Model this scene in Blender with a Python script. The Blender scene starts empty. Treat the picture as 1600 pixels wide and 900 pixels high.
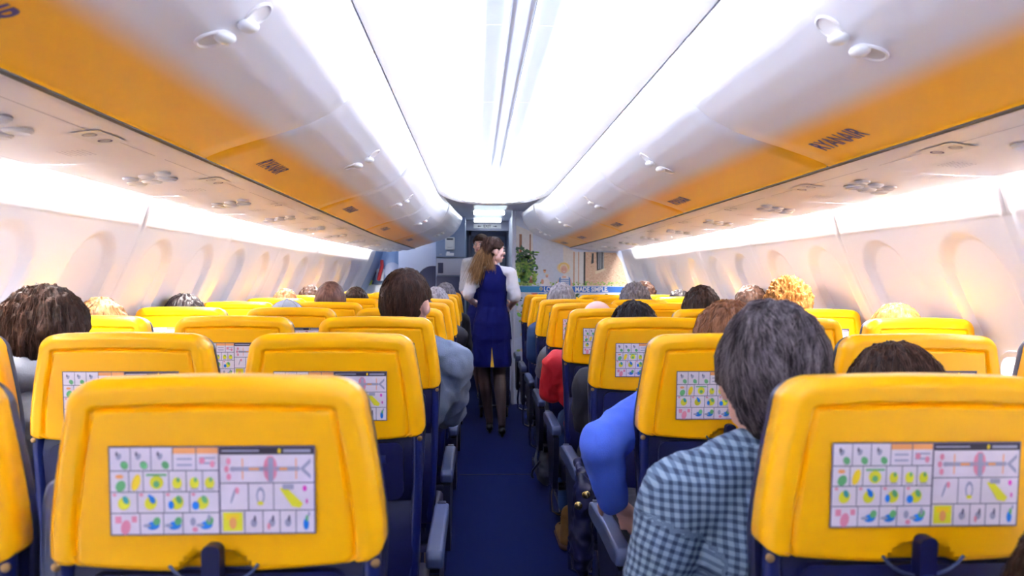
import bpy, bmesh, math, random
import numpy as np
from mathutils import Vector, Matrix, noise

random.seed(7)
scene = bpy.context.scene
col = scene.collection

# ------------------------------------------------------------------ camera
EYE = 1.30
CX = -0.1329
def cam_axes():
    yaw, pit, roll = .0481, .0117, .0054
    c, s = math.cos(yaw), math.sin(yaw); A = Matrix(((c, -s, 0), (s, c, 0), (0, 0, 1)))
    c, s = math.cos(pit), math.sin(pit); B = Matrix(((1, 0, 0), (0, c, -s), (0, s, c)))
    c, s = math.cos(roll), math.sin(roll); Cc = Matrix(((c, 0, s), (0, 1, 0), (-s, 0, c)))
    return Cc @ B @ A
R = cam_axes()
cam = bpy.data.cameras.new('camera'); cam_ob = bpy.data.objects.new('camera', cam); col.objects.link(cam_ob)
cam.sensor_width = 36; cam.lens = 1161.3 / 1600 * 36; cam.clip_start = .02
cam_ob.matrix_world = Matrix((
    (R[0][0], R[2][0], -R[1][0], CX), (R[0][1], R[2][1], -R[1][1], 0),
    (R[0][2], R[2][2], -R[1][2], EYE), (0, 0, 0, 1)))
cam.dof.use_dof = True; cam.dof.focus_distance = 3.0; cam.dof.aperture_fstop = 4.5
scene.camera = cam_ob

# ------------------------------------------------------------------ world, exposure
w = bpy.data.worlds.new('sky'); scene.world = w; w.use_nodes = True
w.node_tree.nodes['Background'].inputs[0].default_value = (.75, .86, 1, 1)
w.node_tree.nodes['Background'].inputs[1].default_value = 1.5
scene.view_settings.view_transform = 'Standard'; scene.view_settings.look = 'None'
scene.view_settings.gamma = 1; scene.view_settings.use_curve_mapping = False
scene.view_settings.exposure = 2.2
scene.cycles.max_bounces = 8; scene.cycles.diffuse_bounces = 6; scene.cycles.glossy_bounces = 3
scene.cycles.caustics_reflective = False; scene.cycles.caustics_refractive = False
LIGHT_COVE = 74.0      # cove strips above the bins
LIGHT_WALL = 105.0      # wash strips above the side walls
LIGHT_ENTRY = 0.2
LIGHT_WINDOW = 1.6

# ------------------------------------------------------------------ materials
def mat(name, color, rough=.5, metal=0.0, bump=0.0, bscale=60, vary=0.03, spec=.5, coat=0.0, sheen=0.0, trans=0.0):
    m = bpy.data.materials.new(name); m.use_nodes = True
    nt = m.node_tree; b = nt.nodes['Principled BSDF']
    b.inputs['Roughness'].default_value = rough; b.inputs['Metallic'].default_value = metal
    b.inputs['Specular IOR Level'].default_value = spec
    b.inputs['Coat Weight'].default_value = coat; b.inputs['Coat Roughness'].default_value = .12
    b.inputs['Sheen Weight'].default_value = sheen
    b.inputs['Transmission Weight'].default_value = trans
    tc = nt.nodes.new('ShaderNodeTexCoord')
    n = nt.nodes.new('ShaderNodeTexNoise'); n.inputs['Scale'].default_value = bscale; n.inputs['Detail'].default_value = 3
    nt.links.new(tc.outputs['Object'], n.inputs['Vector'])
    mr = nt.nodes.new('ShaderNodeMapRange'); mr.inputs[3].default_value = 1 - vary; mr.inputs[4].default_value = 1 + vary
    nt.links.new(n.outputs['Fac'], mr.inputs[0])
    mx = nt.nodes.new('ShaderNodeVectorMath'); mx.operation = 'SCALE'; mx.inputs[0].default_value = color[:3]
    nt.links.new(mr.outputs[0], mx.inputs['Scale']); nt.links.new(mx.outputs[0], b.inputs['Base Color'])
    if bump:
        bp = nt.nodes.new('ShaderNodeBump'); bp.inputs['Strength'].default_value = bump; bp.inputs['Distance'].default_value = .003
        nt.links.new(n.outputs['Fac'], bp.inputs['Height']); nt.links.new(bp.outputs[0], b.inputs['Normal'])
    m['col'] = color[:3]
    return m

def emit(name, color, strength):
    m = bpy.data.materials.new(name); m.use_nodes = True; nt = m.node_tree
    b = nt.nodes['Principled BSDF']; b.inputs['Base Color'].default_value = (.8, .8, .8, 1)
    b.inputs['Emission Color'].default_value = (*color, 1); b.inputs['Emission Strength'].default_value = strength
    return m

M = {}
def mk(k, *a, **kw): M[k] = mat(k, *a, **kw); return M[k]
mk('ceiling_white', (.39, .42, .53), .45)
mk('wall_white', (.89, .89, .92), .5, vary=.01)
mk('psu_white', (.80, .78, .80), .38, vary=.02)
mk('trim_white', (.84, .84, .85), .4)
mk('black_rubber_gap_shade', (.012, .008, .008), .6)  # tyre rubber and floor joint, also the painted shadow gap under the bins
mk('shell_yellow', (1.0, .475, .0), .34, coat=.10, vary=.01, bscale=8, spec=.3)
mk('navy_plastic', (.002, .004, .045), .42, coat=.1)
mk('post_blue', (.004, .010, .085), .3, coat=.3)
mk('navy_leather', (.006, .008, .045), .42, bump=.15, bscale=220)
mk('arm_slate', (.055, .075, .16), .4)
mk('arm_slate_lit', (.22, .25, .36), .4)  # brighter copy of the armrest slate, offsets shade between the seats in colour
mk('arm_dark', (.008, .010, .035), .4)
mk('chrome', (.62, .63, .66), .25, 1.0)
mk('screw_brown', (.42, .25, .10), .35, .8)
mk('carpet', (.010, .018, .088), .95, bump=.9, bscale=900, vary=.35, spec=.1)
mk('galley_grey', (.23, .29, .42), .4)
mk('galley_light', (.42, .43, .52), .4)
mk('galley_navy', (.035, .04, .10), .45)
mk('entry_ceiling', (.52, .56, .66), .4)
mk('door_grey', (.30, .36, .46), .4)
mk('panel_lilac', (.66, .68, .80), .5)
mk('door_blue', (.28, .40, .60), .4)
mk('white_plastic', (.85, .85, .85), .35)
mk('offwhite', (.74, .74, .72), .4)
mk('red', (.70, .03, .03), .5)
mk('lime', (.55, .65, .05), .5)
mk('ink_navy', (.045, .03, .22), .5)
mk('ink_dark', (.03, .03, .05), .5)
mk('ink_grey', (.30, .30, .36), .5)
mk('skin', (.78, .43, .32), .5, vary=.05, bscale=30)
mk('skin_pale', (.86, .54, .44), .45, vary=.05, bscale=30)
mk('eye_white', (.8, .8, .8), .2); mk('iris_dark', (.03, .02, .015), .2)
mk('lips', (.55, .16, .15), .4)
mk('shirt_white', (.80, .80, .84), .7, bump=.3, bscale=90)
mk('vest_navy', (.003, .006, .085), .75, spec=.12, bump=.25, bscale=300)
mk('tie_yellow', (.85, .50, .02), .5)
mk('tights', (.05, .026, .025), .5)
mk('shoe_black', (.01, .01, .012), .3)
mk('hoodie_grey', (.17, .21, .29), .9, bump=.5, bscale=260, vary=.08)
mk('hoodie_light', (.34, .36, .42), .9, bump=.5, bscale=260, vary=.08)
mk('red_cloth', (.62, .012, .02), .7, bump=.4, bscale=160)
mk('blue_knit', (.06, .14, .66), .8, bump=.6, bscale=420, vary=.1)
mk('dark_cloth', (.018, .018, .028), .8, bump=.3, bscale=160)
mk('denim', (.03, .075, .19), .8, bump=.4, bscale=300, vary=.15)
mk('grey_cloth', (.13, .13, .15), .85, bump=.3, bscale=160)
mk('khaki', (.26, .20, .13), .85, bump=.3)
mk('green_cloth', (.08, .14, .08), .85, bump=.3)
mk('boot_tan', (.30, .15, .035), .6, bump=.3, bscale=120)
mk('boot_sole', (.08, .03, .02), .7)
mk('brass', (.85, .60, .22), .25, 1.0)
mk('cap_grey', (.42, .48, .58), .9, bump=.4, vary=.15, bscale=200)

# safety card and mural inks
for k, c in dict(card_white=(.90, .80, .86), card_line=(.12, .09, .16), card_head=(.03, .02, .035), card_orange=(.92, .40, .14),
                 card_yellow=(.85, .80, .03), card_green=(.15, .48, .18), card_blue=(.01, .22, .72), card_pink=(.85, .30, .42),
                 card_mag=(.75, .05, .48), card_gold=(1, .72, .02), card_grey=(.42, .40, .52), card_teal=(.05, .40, .42),
                 mur_sky=(.68, .74, .86), mur_pale=(.80, .78, .74), mur_leaf=(.16, .40, .05), mur_leaf_d=(.05, .13, .06), mur_leaf_l=(.42, .62, .12),
                 mur_brick=(.62, .36, .22), mur_brick_l=(.78, .52, .34), mur_wood=(.34, .15, .07), mur_dark=(.05, .05, .05),
                 mur_skin=(.78, .45, .33), mur_hat=(.86, .70, .48), mur_stripe=(.12, .30, .62), mur_white=(.85, .85, .88),
                 mur_blue=(.015, .14, .55), mur_teal=(.03, .25, .48), mur_gold=(.8, .6, .2), mur_cyan=(.2, .62, .72), mur_red=(.6, .06, .04)).items():
    mk(k, c, .4, vary=.10, bscale=40)

def plaid():
    m = bpy.data.materials.new('shirt_plaid'); m.use_nodes = True; nt = m.node_tree; b = nt.nodes['Principled BSDF']
    b.inputs['Roughness'].default_value = .8; b.inputs['Specular IOR Level'].default_value = .2
    uv = nt.nodes.new('ShaderNodeUVMap'); sp = nt.nodes.new('ShaderNodeSeparateXYZ'); nt.links.new(uv.outputs[0], sp.inputs[0])
    outs = []
    for ax in (0, 1):
        a = nt.nodes.new('ShaderNodeMath'); a.operation = 'MULTIPLY'; a.inputs[1].default_value = 2 * math.pi / .0140
        nt.links.new(sp.outputs[ax], a.inputs[0])
        s = nt.nodes.new('ShaderNodeMath'); s.operation = 'SINE'; nt.links.new(a.outputs[0], s.inputs[0])
        r = nt.nodes.new('ShaderNodeMapRange'); r.inputs[1].default_value = -.25; r.inputs[2].default_value = .45
        nt.links.new(s.outputs[0], r.inputs[0]); outs.append(r.outputs[0])
    ad = nt.nodes.new('ShaderNodeMath'); ad.operation = 'ADD'; nt.links.new(outs[0], ad.inputs[0]); nt.links.new(outs[1], ad.inputs[1])
    hf = nt.nodes.new('ShaderNodeMath'); hf.operation = 'MULTIPLY'; hf.inputs[1].default_value = .5; nt.links.new(ad.outputs[0], hf.inputs[0])
    cr = nt.nodes.new('ShaderNodeValToRGB'); nt.links.new(hf.outputs[0], cr.inputs[0])
    e = cr.color_ramp.elements
    e[0].position = 0; e[0].color = (.25, .33, .42, 1); e[1].position = 1; e[1].color = (.035, .055, .10, 1)
    x = e.new(.5); x.color = (.11, .16, .23, 1)
    nt.links.new(cr.outputs[0], b.inputs['Base Color'])
    return m
M['plaid'] = plaid()

def stripes(name, c1, c2, period, axis=1):
    m = bpy.data.materials.new(name); m.use_nodes = True; nt = m.node_tree; b = nt.nodes['Principled BSDF']; b.inputs['Roughness'].default_value = .8
    uv = nt.nodes.new('ShaderNodeUVMap'); sp = nt.nodes.new('ShaderNodeSeparateXYZ'); nt.links.new(uv.outputs[0], sp.inputs[0])
    a = nt.nodes.new('ShaderNodeMath'); a.operation = 'MULTIPLY'; a.inputs[1].default_value = 2 * math.pi / period
    nt.links.new(sp.outputs[axis], a.inputs[0])
    s = nt.nodes.new('ShaderNodeMath'); s.operation = 'SINE'; nt.links.new(a.outputs[0], s.inputs[0])
    cr = nt.nodes.new('ShaderNodeValToRGB'); nt.links.new(s.outputs[0], cr.inputs[0])
    e = cr.color_ramp.elements; e[0].position = 0; e[0].color = (*c1, 1); e[1].position = .15; e[1].color = (*c2, 1)
    nt.links.new(cr.outputs[0], b.inputs['Base Color']); return m
M['stripe_purple'] = stripes('stripe_purple', (.06, .02, .12), (.62, .50, .66), .018)

def binmat():
    m = bpy.data.materials.new('bin_door'); m.use_nodes = True; nt = m.node_tree; b = nt.nodes['Principled BSDF']
    b.inputs['Roughness'].default_value = .42; b.inputs['Coat Weight'].default_value = .35; b.inputs['Coat Roughness'].default_value = .3
    uv = nt.nodes.new('ShaderNodeUVMap'); sp = nt.nodes.new('ShaderNodeSeparateXYZ'); nt.links.new(uv.outputs[0], sp.inputs[0])
    cr = nt.nodes.new('ShaderNodeValToRGB'); cr.color_ramp.interpolation = 'EASE'; nt.links.new(sp.outputs[0], cr.inputs[0])
    e = cr.color_ramp.elements
    e[0].position = .665; e[0].color = (.84, .85, .93, 1); e[1].position = .762; e[1].color = (1, .45, .006, 1)
    nt.links.new(cr.outputs[0], b.inputs['Base Color']); return m
M['bin_door'] = binmat()

def hairmat(name, dark, light, scale=70):
    m = bpy.data.materials.new(name); m.use_nodes = True; nt = m.node_tree; b = nt.nodes['Principled BSDF']
    b.inputs['Roughness'].default_value = .45; b.inputs['Specular IOR Level'].default_value = .12
    tc = nt.nodes.new('ShaderNodeTexCoord'); mp = nt.nodes.new('ShaderNodeMapping'); mp.inputs['Scale'].default_value = (1, 1, .15)
    n = nt.nodes.new('ShaderNodeTexNoise'); n.inputs['Scale'].default_value = scale; n.inputs['Detail'].default_value = 4
    nt.links.new(tc.outputs['Object'], mp.inputs[0]); nt.links.new(mp.outputs[0], n.inputs['Vector'])
    at = nt.nodes.new('ShaderNodeAttribute'); at.attribute_name = 'tone'
    ad = nt.nodes.new('ShaderNodeMath'); ad.operation = 'ADD'; nt.links.new(n.outputs['Fac'], ad.inputs[0]); nt.links.new(at.outputs['Fac'], ad.inputs[1])
    cr = nt.nodes.new('ShaderNodeValToRGB'); nt.links.new(ad.outputs[0], cr.inputs[0])
    e = cr.color_ramp.elements; e[0].position = .35; e[0].color = (*dark, 1); e[1].position = .95; e[1].color = (*light, 1)
    nt.links.new(cr.outputs[0], b.inputs['Base Color']); return m
for k, d, l in [('hair_dark', (.018, .009, .006), (.10, .05, .035)), ('hair_brown', (.022, .010, .007), (.12, .06, .04)),
                ('hair_buzz', (.07, .03, .022), (.25, .13, .10)), ('hair_grey', (.10, .09, .10), (.42, .38, .40)), ('hair_salt', (.026, .018, .020), (.25, .20, .205)),
                ('hair_auburn', (.14, .05, .02), (.42, .19, .09)), ('hair_blond', (.26, .10, .02), (.66, .36, .12)), ('hair_black', (.008, .006, .008), (.05, .035, .035)),
                ('hair_lightbrown', (.09, .04, .015), (.40, .22, .09)), ('hair_silver', (.22, .20, .21), (.62, .58, .58))]:
    M[k] = hairmat(k, d, l)
M['glow_cove'] = emit('glow_cove', (.86, .91, 1), LIGHT_COVE)
M['glow_wall'] = emit('glow_wall', (1, .95, .92), LIGHT_WALL)
M['glow_entry'] = emit('glow_entry', (.72, .88, 1), LIGHT_ENTRY)
M['glow_strip'] = emit('glow_strip', (.85, .93, 1), 6.0)
M['glow_window'] = emit('glow_window', (.80, .90, 1), LIGHT_WINDOW)

# ------------------------------------------------------------------ mesh helpers
class MB:
    """collects polygons with a material index each, builds one mesh"""
    def __init__(s): s.v = []; s.f = []; s.m = []; s.mats = []; s.uv = None
    def mi(s, k):
        if k not in s.mats: s.mats.append(k)
        return s.mats.index(k)
    def add(s, vs, fs, k):
        b = len(s.v); i = s.mi(k); s.v += [tuple(p) for p in vs]
        for f in fs: s.f.append(tuple(b + q for q in f)); s.m.append(i)
        return s
    def box(s, x0, x1, y0, y1, z0, z1, k, bev=0.0, seg=2):
        bm = bmesh.new(); bmesh.ops.create_cube(bm, size=1)
        for v in bm.verts: v.co = Vector(((x0 + x1) / 2 + v.co.x * (x1 - x0), (y0 + y1) / 2 + v.co.y * (y1 - y0), (z0 + z1) / 2 + v.co.z * (z1 - z0)))
        if bev > 0: bmesh.ops.bevel(bm, geom=bm.edges[:], offset=bev, segments=seg, profile=.5, affect='EDGES')
        bm.verts.index_update(); s.add([v.co[:] for v in bm.verts], [[v.index for v in f.verts] for f in bm.faces], k); bm.free(); return s
    def tube(s, pts, r, k, n=10, closed_ends=True, r1=None):
        pts = [Vector(p) for p in pts]; L = len(pts); vs = []; prev = None
        for i, p in enumerate(pts):
            t = (pts[min(i + 1, L - 1)] - pts[max(i - 1, 0)]).normalized()
            if prev is None:
                a = Vector((0, 0, 1)) if abs(t.z) < .9 else Vector((1, 0, 0)); u = t.cross(a).normalized()
            else: u = (prev - t * prev.dot(t)).normalized()
            prev = u; q = t.cross(u); rr = r if r1 is None else r + (r1 - r) * i / (L - 1)
            for j in range(n):
                an = 2 * math.pi * j / n; vs.append(p + (u * math.cos(an) + q * math.sin(an)) * rr)
        fs = [(i * n + j, i * n + (j + 1) % n, (i + 1) * n + (j + 1) % n, (i + 1) * n + j) for i in range(L - 1) for j in range(n)]
        if closed_ends: fs += [tuple(range(n - 1, -1, -1)), tuple(range((L - 1) * n, L * n))]
        return s.add(vs, fs, k)
    def lathe(s, prof, c, axis, k, n=20):
        """prof: (radius, height) pairs, turned about axis through c"""
        ax = Vector(axis).normalized(); a = Vector((0, 0, 1)) if abs(ax.z) < .9 else Vector((1, 0, 0)); u = ax.cross(a).normalized(); q = ax.cross(u); c = Vector(c)
        vs = [c + ax * h + (u * math.cos(2 * math.pi * j / n) + q * math.sin(2 * math.pi * j / n)) * max(r, 1e-5) for r, h in prof for j in range(n)]
        L = len(prof); fs = [(i * n + j, i * n + (j + 1) % n, (i + 1) * n + (j + 1) % n, (i + 1) * n + j) for i in range(L - 1) for j in range(n)]
        fs += [tuple(range(n - 1, -1, -1)), tuple(range((L - 1) * n, L * n))]
        return s.add(vs, fs, k)
    def ell(s, c, r, k, nu=20, nv=12, rot=None):
        vs = []; fs = []
        for i in range(nv + 1):
            th = math.pi * i / nv
            for j in range(nu):
                ph = 2 * math.pi * j / nu
                p = Vector((r[0] * math.sin(th) * math.cos(ph), r[1] * math.sin(th) * math.sin(ph), r[2] * math.cos(th)))
                if rot: p = rot @ p
                vs.append(Vector(c) + p)
        fs = [(i * nu + j, (i + 1) * nu + j, (i + 1) * nu + (j + 1) % nu, i * nu + (j + 1) % nu) for i in range(nv) for j in range(nu)]
        return s.add(vs, fs, k)
    def prism(s, poly, y0, y1, k, plane='xz'):
        """extrudes a 2-D outline"""
        n = len(poly)
        P = (lambda a, b, y: (a, y, b)) if plane == 'xz' else ((lambda a, b, y: (y, a, b)) if plane == 'yz' else (lambda a, b, y: (a, b, y)))
        vs = [P(a, b, y0) for a, b in poly] + [P(a, b, y1) for a, b in poly]
        fs = [tuple(range(n)), tuple(range(2 * n - 1, n - 1, -1))] + [(i, n + i, n + (i + 1) % n, (i + 1) % n) for i in range(n)]
        return s.add(vs, fs, k)
    def grid(s, rows, k, flip=False):
        n = len(rows[0]); vs = [p for r in rows for p in r]
        fs = []
        for i in range(len(rows) - 1):
            for j in range(n - 1):
                q = (i * n + j, i * n + j + 1, (i + 1) * n + j + 1, (i + 1) * n + j); fs.append(q[::-1] if flip else q)
        return s.add(vs, fs, k)
    def mesh(s, name, smooth=True, fixn=True):
        me = bpy.data.meshes.new(name); me.from_pydata([tuple(v) for v in s.v], [], s.f)
        for k in s.mats: me.materials.append(M[k] if isinstance(k, str) else k)
        me.polygons.foreach_set('material_index', s.m); me.update()
        if fixn:
            bm = bmesh.new(); bm.from_mesh(me); bmesh.ops.recalc_face_normals(bm, faces=bm.faces[:]); bm.to_mesh(me); bm.free()
        if smooth:
            me.polygons.foreach_set('use_smooth', [True] * len(me.polygons))
            try: me.set_sharp_from_angle(angle=math.radians(38))
            except Exception: pass
        return me
    def build(s, name, parent=None, smooth=True, fixn=True, **tags):
        o = bpy.data.objects.new(name, s.mesh(name, smooth, fixn)); col.objects.link(o)
        if parent: o.parent = parent
        for k, v in tags.items(): o[k] = v
        return o

def empty(name, loc, label=None, cat=None, group=None):
    o = bpy.data.objects.new(name, None); o.empty_display_size = .1; o.location = loc; col.objects.link(o)
    tag(o, label, cat, group); return o
def tag(o, label=None, cat=None, group=None, kind=None):
    for k, v in (('label', label), ('category', cat), ('group', group), ('kind', kind)):
        if v: o[k] = v
    return o
KIDS = {}
def copy_tree(o, parent=None):
    c = o.copy(); col.objects.link(c)
    if parent: c.parent = parent
    for ch in [x for x in ALL_CHILDREN(o)]: copy_tree(ch, c)
    return c
def ALL_CHILDREN(o): return list(o.children)

def text_geo(txt, size, offset=0.0, align='CENTER'):
    cu = bpy.data.curves.new('t', 'FONT'); cu.body = txt; cu.size = size; cu.align_x = align; cu.align_y = 'CENTER'; cu.offset = offset; cu.resolution_u = 3
    ob = bpy.data.objects.new('t', cu); col.objects.link(ob); dg = bpy.context.evaluated_depsgraph_get()
    me = bpy.data.meshes.new_from_object(ob.evaluated_get(dg))
    vs = [v.co.copy() for v in me.vertices]; fs = [tuple(p.vertices) for p in me.polygons]
    bpy.data.objects.remove(ob); bpy.data.curves.remove(cu); bpy.data.meshes.remove(me)
    return vs, fs

def sstep(a, b, x):
    t = max(0, min(1, (x - a) / (b - a))); return t * t * (3 - 2 * t)

# ------------------------------------------------------------------ cabin cross-section
Y0, YR, YL, YEND = -3.4, 7.72, 8.30, 10.1      # rear, right bulkhead, left bin end, cockpit door
BIN = [(.424, 1.978), (.430, 1.945), (.445, 1.900), (.470, 1.850), (.505, 1.803), (.55, 1.768), (.61, 1.737), (.68, 1.712), (.76, 1.688), (.83, 1.665), (.875, 1.648), (.893, 1.640), (.90, 1.634)]
def pull(Y, side, low):
    """the cabin narrows towards its front"""
    a = .085 if low else .13
    if side > 0: a *= .95
    return a * max(0, (Y - 5.6) / 2.6) ** 1.3
def interp(prof, t):
    n = len(prof) - 1; f = t * n; i = min(int(f), n - 1); f -= i
    return (prof[i][0] * (1 - f) + prof[i + 1][0] * f, prof[i][1] * (1 - f) + prof[i + 1][1] * f)
WALL = [(1.392, 1.66), (1.395, 1.60), (1.425, 1.50), (1.475, 1.38), (1.535, 1.25), (1.60, 1.12), (1.665, .92), (1.715, .68), (1.73, .45), (1.715, .22), (1.68, 0)]
def wall_x(z):
    for (x0, z0), (x1, z1) in zip(WALL, WALL[1:]):
        if z1 <= z <= z0: return x0 + (x1 - x0) * (z0 - z) / (z0 - z1)
    return WALL[0][0] if z > 1.6 else WALL[-1][0]
def wall_pull(Y, side):
    return (.15 if side < 0 else .02) * max(0, (Y - 5.4) / 2.9) ** 1.2
SEAM = {-1: [2.95 + 1.016 * k for k in range(-6, 6)], 1: [3.13 + 1.016 * k for k in range(-6, 5)]}
OVAL = {-1: [2.95 + .254 + .508 * k for k in range(-12, 10)], 1: [3.13 + .254 + .508 * k for k in range(-12, 9)]}

# floor
fl = MB(); fl.box(-1.75, 1.75, Y0, YEND, -.04, 0, 'carpet'); fl.build('floor', kind='structure')
for n, y in enumerate((4.93,)):
    t = MB(); t.box(-.24, .24, y - .004, y + .004, 0, .0015, 'black_rubber_gap_shade'); t.build('trim_%d' % (20 + n), kind='structure')

# side walls: moulded panels with oval scallops about the windows
def side_wall(side):
    yend = YL if side < 0 else YR
    zs = [1.66 - i * (1.66 - .80) / 110 for i in range(111)] + [.7, .55, .4, .25, .1, 0]
    ny = int((yend - Y0) / .0125); rows = []
    seams = SEAM[side]; ovals = [o for o in OVAL[side] if o < yend - .1]
    for z in zs:
        x = wall_x(z); r = []
        for j in range(ny + 1):
            Y = Y0 + (yend - Y0) * j / ny
            # slanted panels lean like the fuselage frames
            d = 0
            for o in ovals:
                if abs(Y - o) < .22:
                    hw = .155; zc = 1.305 if z > 1.305 else z
                    zl = .93
                    if z < zl: zc = zl
                    dist = math.hypot((Y - o), (z - zc) * 1.0) - hw
                    d = max(d, .032 * (1 - sstep(-.022, .004, dist)))
            for sm in seams:
                a = abs(Y - sm)
                if a < .03: d = max(d, .006 * (1 - sstep(.001, .006, a))) - .004 * (1 - sstep(.008, .03, a))
            r.append((side * (x + d - wall_pull(Y, side)), Y, z))
        rows.append(r)
    b = MB(); b.grid(rows, 'wall_white', flip=side > 0)
    return b.build('wall_left' if side < 0 else 'wall_right', fixn=False, kind='structure')
side_wall(-1); side_wall(1)

# windows: panes low in each scallop
nwin = 0
for side in (-1, 1):
    for o in OVAL[side]:
        if o < .3 or o > (YL if side < 0 else YR) - .3: continue
        nwin += 1; b = MB(); fr = MB(); n = 28
        pl = []
        for k in range(n):
            a = 2 * math.pi * k / n; pl.append((.105 * math.copysign(abs(math.cos(a)) ** .75, math.cos(a)), .16 * math.copysign(abs(math.sin(a)) ** .75, math.sin(a))))
        def P(u, v, off):
            z = .905 + v; Y = o + u; return (side * (wall_x(z) + .032 - off - wall_pull(Y, side)), Y, z)
        b.add([P(u * .9, v * .9, .008) for u, v in pl], [tuple(range(n))], 'glow_window')
        rows = [[P(u * s, v * s, off) for u, v in pl + pl[:1]] for s, off in ((.88, .006), (.92, .014), (1.0, .014), (1.04, .002))]
        fr.grid(rows, 'trim_white')
        wo = b.build('window_%d' % nwin, smooth=False, kind='structure'); fr.build('window_frame', parent=wo)

# ceiling dome with its rounded front end
def dome_prof(s):      # s 0 centre .. 1 lip
    x = s * .40
    pts = [(0, 2.088), (.034, 2.088), (.040, 2.100), (.1, 2.099), (.2, 2.090), (.28, 2.073), (.34, 2.045), (.375, 2.012), (.392, 1.990), (.40, 1.977)]
    for (a, za), (b_, zb) in zip(pts, pts[1:]):
        if x <= b_ + 1e-9: return za + (zb - za) * (x - a) / (b_ - a)
    return pts[-1][1]
ss = [0, .04, .078, .088, .1, .112, .2, .3, .4, .5, .6, .68, .74, .8, .85, .89, .93, .96, .98, .99, 1]
YD, YE = 5.45, 1.05
path = [(-1, Y0 + (YD - Y0) * i / 60) for i in range(61)] + [(-math.cos(math.pi * k / 40), None, math.sin(math.pi * k / 40)) for k in range(1, 40)] + [(1, YD - (YD - Y0) * i / 60) for i in range(61)]
def dome_pt(p, s, z):
    if len(p) == 2: return (p[0] * .40 * s, p[1], z)
    return (p[0] * .40 * s, YD + YE * p[2] * s, z)
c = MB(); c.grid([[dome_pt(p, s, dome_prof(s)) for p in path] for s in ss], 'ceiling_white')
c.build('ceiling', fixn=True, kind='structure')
for n, y in enumerate((.3, 1.32, 2.34, 3.36, 4.38, 5.40)):       # hairline joints across the dome
    t = MB(); rows = []
    for dy in (-.003, .003): rows.append([(sg * x, y + dy, dome_prof(x / .4) - .0012) for sg, x in [(-1, .25 - .01 * i) for i in range(22)] + [(1, .04 + .01 * i) for i in range(22)]])
    t.grid([r[:22] for r in rows], 'trim_white'); t.grid([r[22:] for r in rows], 'trim_white'); t.build('trim_%d' % (30 + n), kind='structure')
# centre strip seams
t = MB(); t.box(-.044, -.038, Y0, 6.35, 2.082, 2.099, 'white_plastic'); t.box(.038, .044, Y0, 6.35, 2.082, 2.099, 'white_plastic'); t.build('trim_1', kind='structure')
# cove troughs along the dome's rim
t = MB(); prof = [(1.072, 1.985), (1.064, 1.950), (1.054, 1.948), (.980, 1.9635), (.976, 1.9655), (.98, 1.966), (1.03, 1.966), (1.045, 1.985)]
t.grid([[dome_pt(p, s, z) for p in path] for s, z in prof], 'trim_white'); t.build('trim_2', kind='structure')
t = MB(); t.grid([[dome_pt(p, s, z) for p in path] for s, z in ((.981, 1.9668), (.998, 1.9738))], 'glow_cove')
cl = t.build('cove_light', fixn=False); tag(cl, 'long white cove light hidden in the trough around the ceiling dome', 'light')
# outer shell above the bins and entry ceiling
t = MB()
rows = []
for Y in [Y0 + i * .25 for i in range(int((YEND - Y0) / .25) + 1)] + [YEND]:
    rows.append([(-1.5, Y, 1.80), (-1.3, Y, 1.98), (-1.0, Y, 2.13), (-.5, Y, 2.2), (0, Y, 2.22), (.5, Y, 2.2), (1.0, Y, 2.13), (1.3, Y, 1.98), (1.5, Y, 1.80)])
t.grid(rows, 'galley_grey'); t.build('ceiling_shell', fixn=False, kind='structure')
# flat entry ceiling with the dome cut out of it
def entry_pt(p, s): return dome_pt(p, s, 1.985)
t = MB(); fan = [(-1, YD)] + [p for p in path if len(p) == 3] + [(1, YD)]
outer = [(-.43, YD, 1.985)] + [(-.43 + .86 * k / 38, YE + YD + .15, 1.985) if 0 < k < 38 else ((-.43 if k == 0 else .43), YE + YD + .15, 1.985) for k in range(39)] + [(.43, YD, 1.985)]
t.grid([[dome_pt(p, 1.06, 1.985) for p in fan], outer], 'entry_ceiling')
t.add([(-.43, YE + YD + .15, 1.985), (.43, YE + YD + .15, 1.985), (.36, YL, 2.03), (-.36, YL, 2.03)], [(0, 1, 2, 3)], 'entry_ceiling')
t.add([(-.36, YL, 2.03), (.36, YL, 2.03), (.36, YEND, 2.03), (-.36, YEND, 2.03)], [(0, 1, 2, 3)], 'entry_ceiling')
t.add([(-1.4, YL, 2.03), (-.36, YL, 2.03), (-.36, YEND, 2.03), (-1.4, YEND, 2.03)], [(0, 1, 2, 3)], 'entry_ceiling')
t.add([(.36, YR, 2.03), (1.6, YR, 2.03), (1.6, YEND, 2.03), (.36, YEND, 2.03)], [(0, 1, 2, 3)], 'entry_ceiling')
t.build('ceiling_entry', fixn=False, kind='structure')

# ------------------------------------------------------------------ overhead bins
BINY = [-3.19, -2.43, -.905, .62, 2.145, 3.67, 5.195, 6.72]
def bin_pt(side, t, Y, off=0.0):
    x, z = interp(BIN, t)
    low = sstep(0, 1, t); pl = pull(Y, side, 0) * (1 - low) + pull(Y, side, 1) * low
    if off:
        x0, z0 = interp(BIN, max(0, t - .02)); x1, z1 = interp(BIN, min(1, t + .02))
        d = Vector((x1 - x0, z1 - z0)).normalized(); x += -(-d.y) * 0; x -= -d.y * off * -1 * -1 if 0 else 0
        nx, nz = d.y, -d.x      # towards the aisle, down
        x += nx * off; z += nz * off
    return (side * (x - pl), Y, z)
def t_of_x(x):
    for i, ((a, _), (b, _)) in enumerate(zip(BIN, BIN[1:])):
        if a <= x <= b: return (i + (x - a) / (b - a)) / (len(BIN) - 1)
TXT = text_geo('RYANAIR', .056, .0012)
tw = max(v.x for v in TXT[0]) - min(v.x for v in TXT[0])
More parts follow.
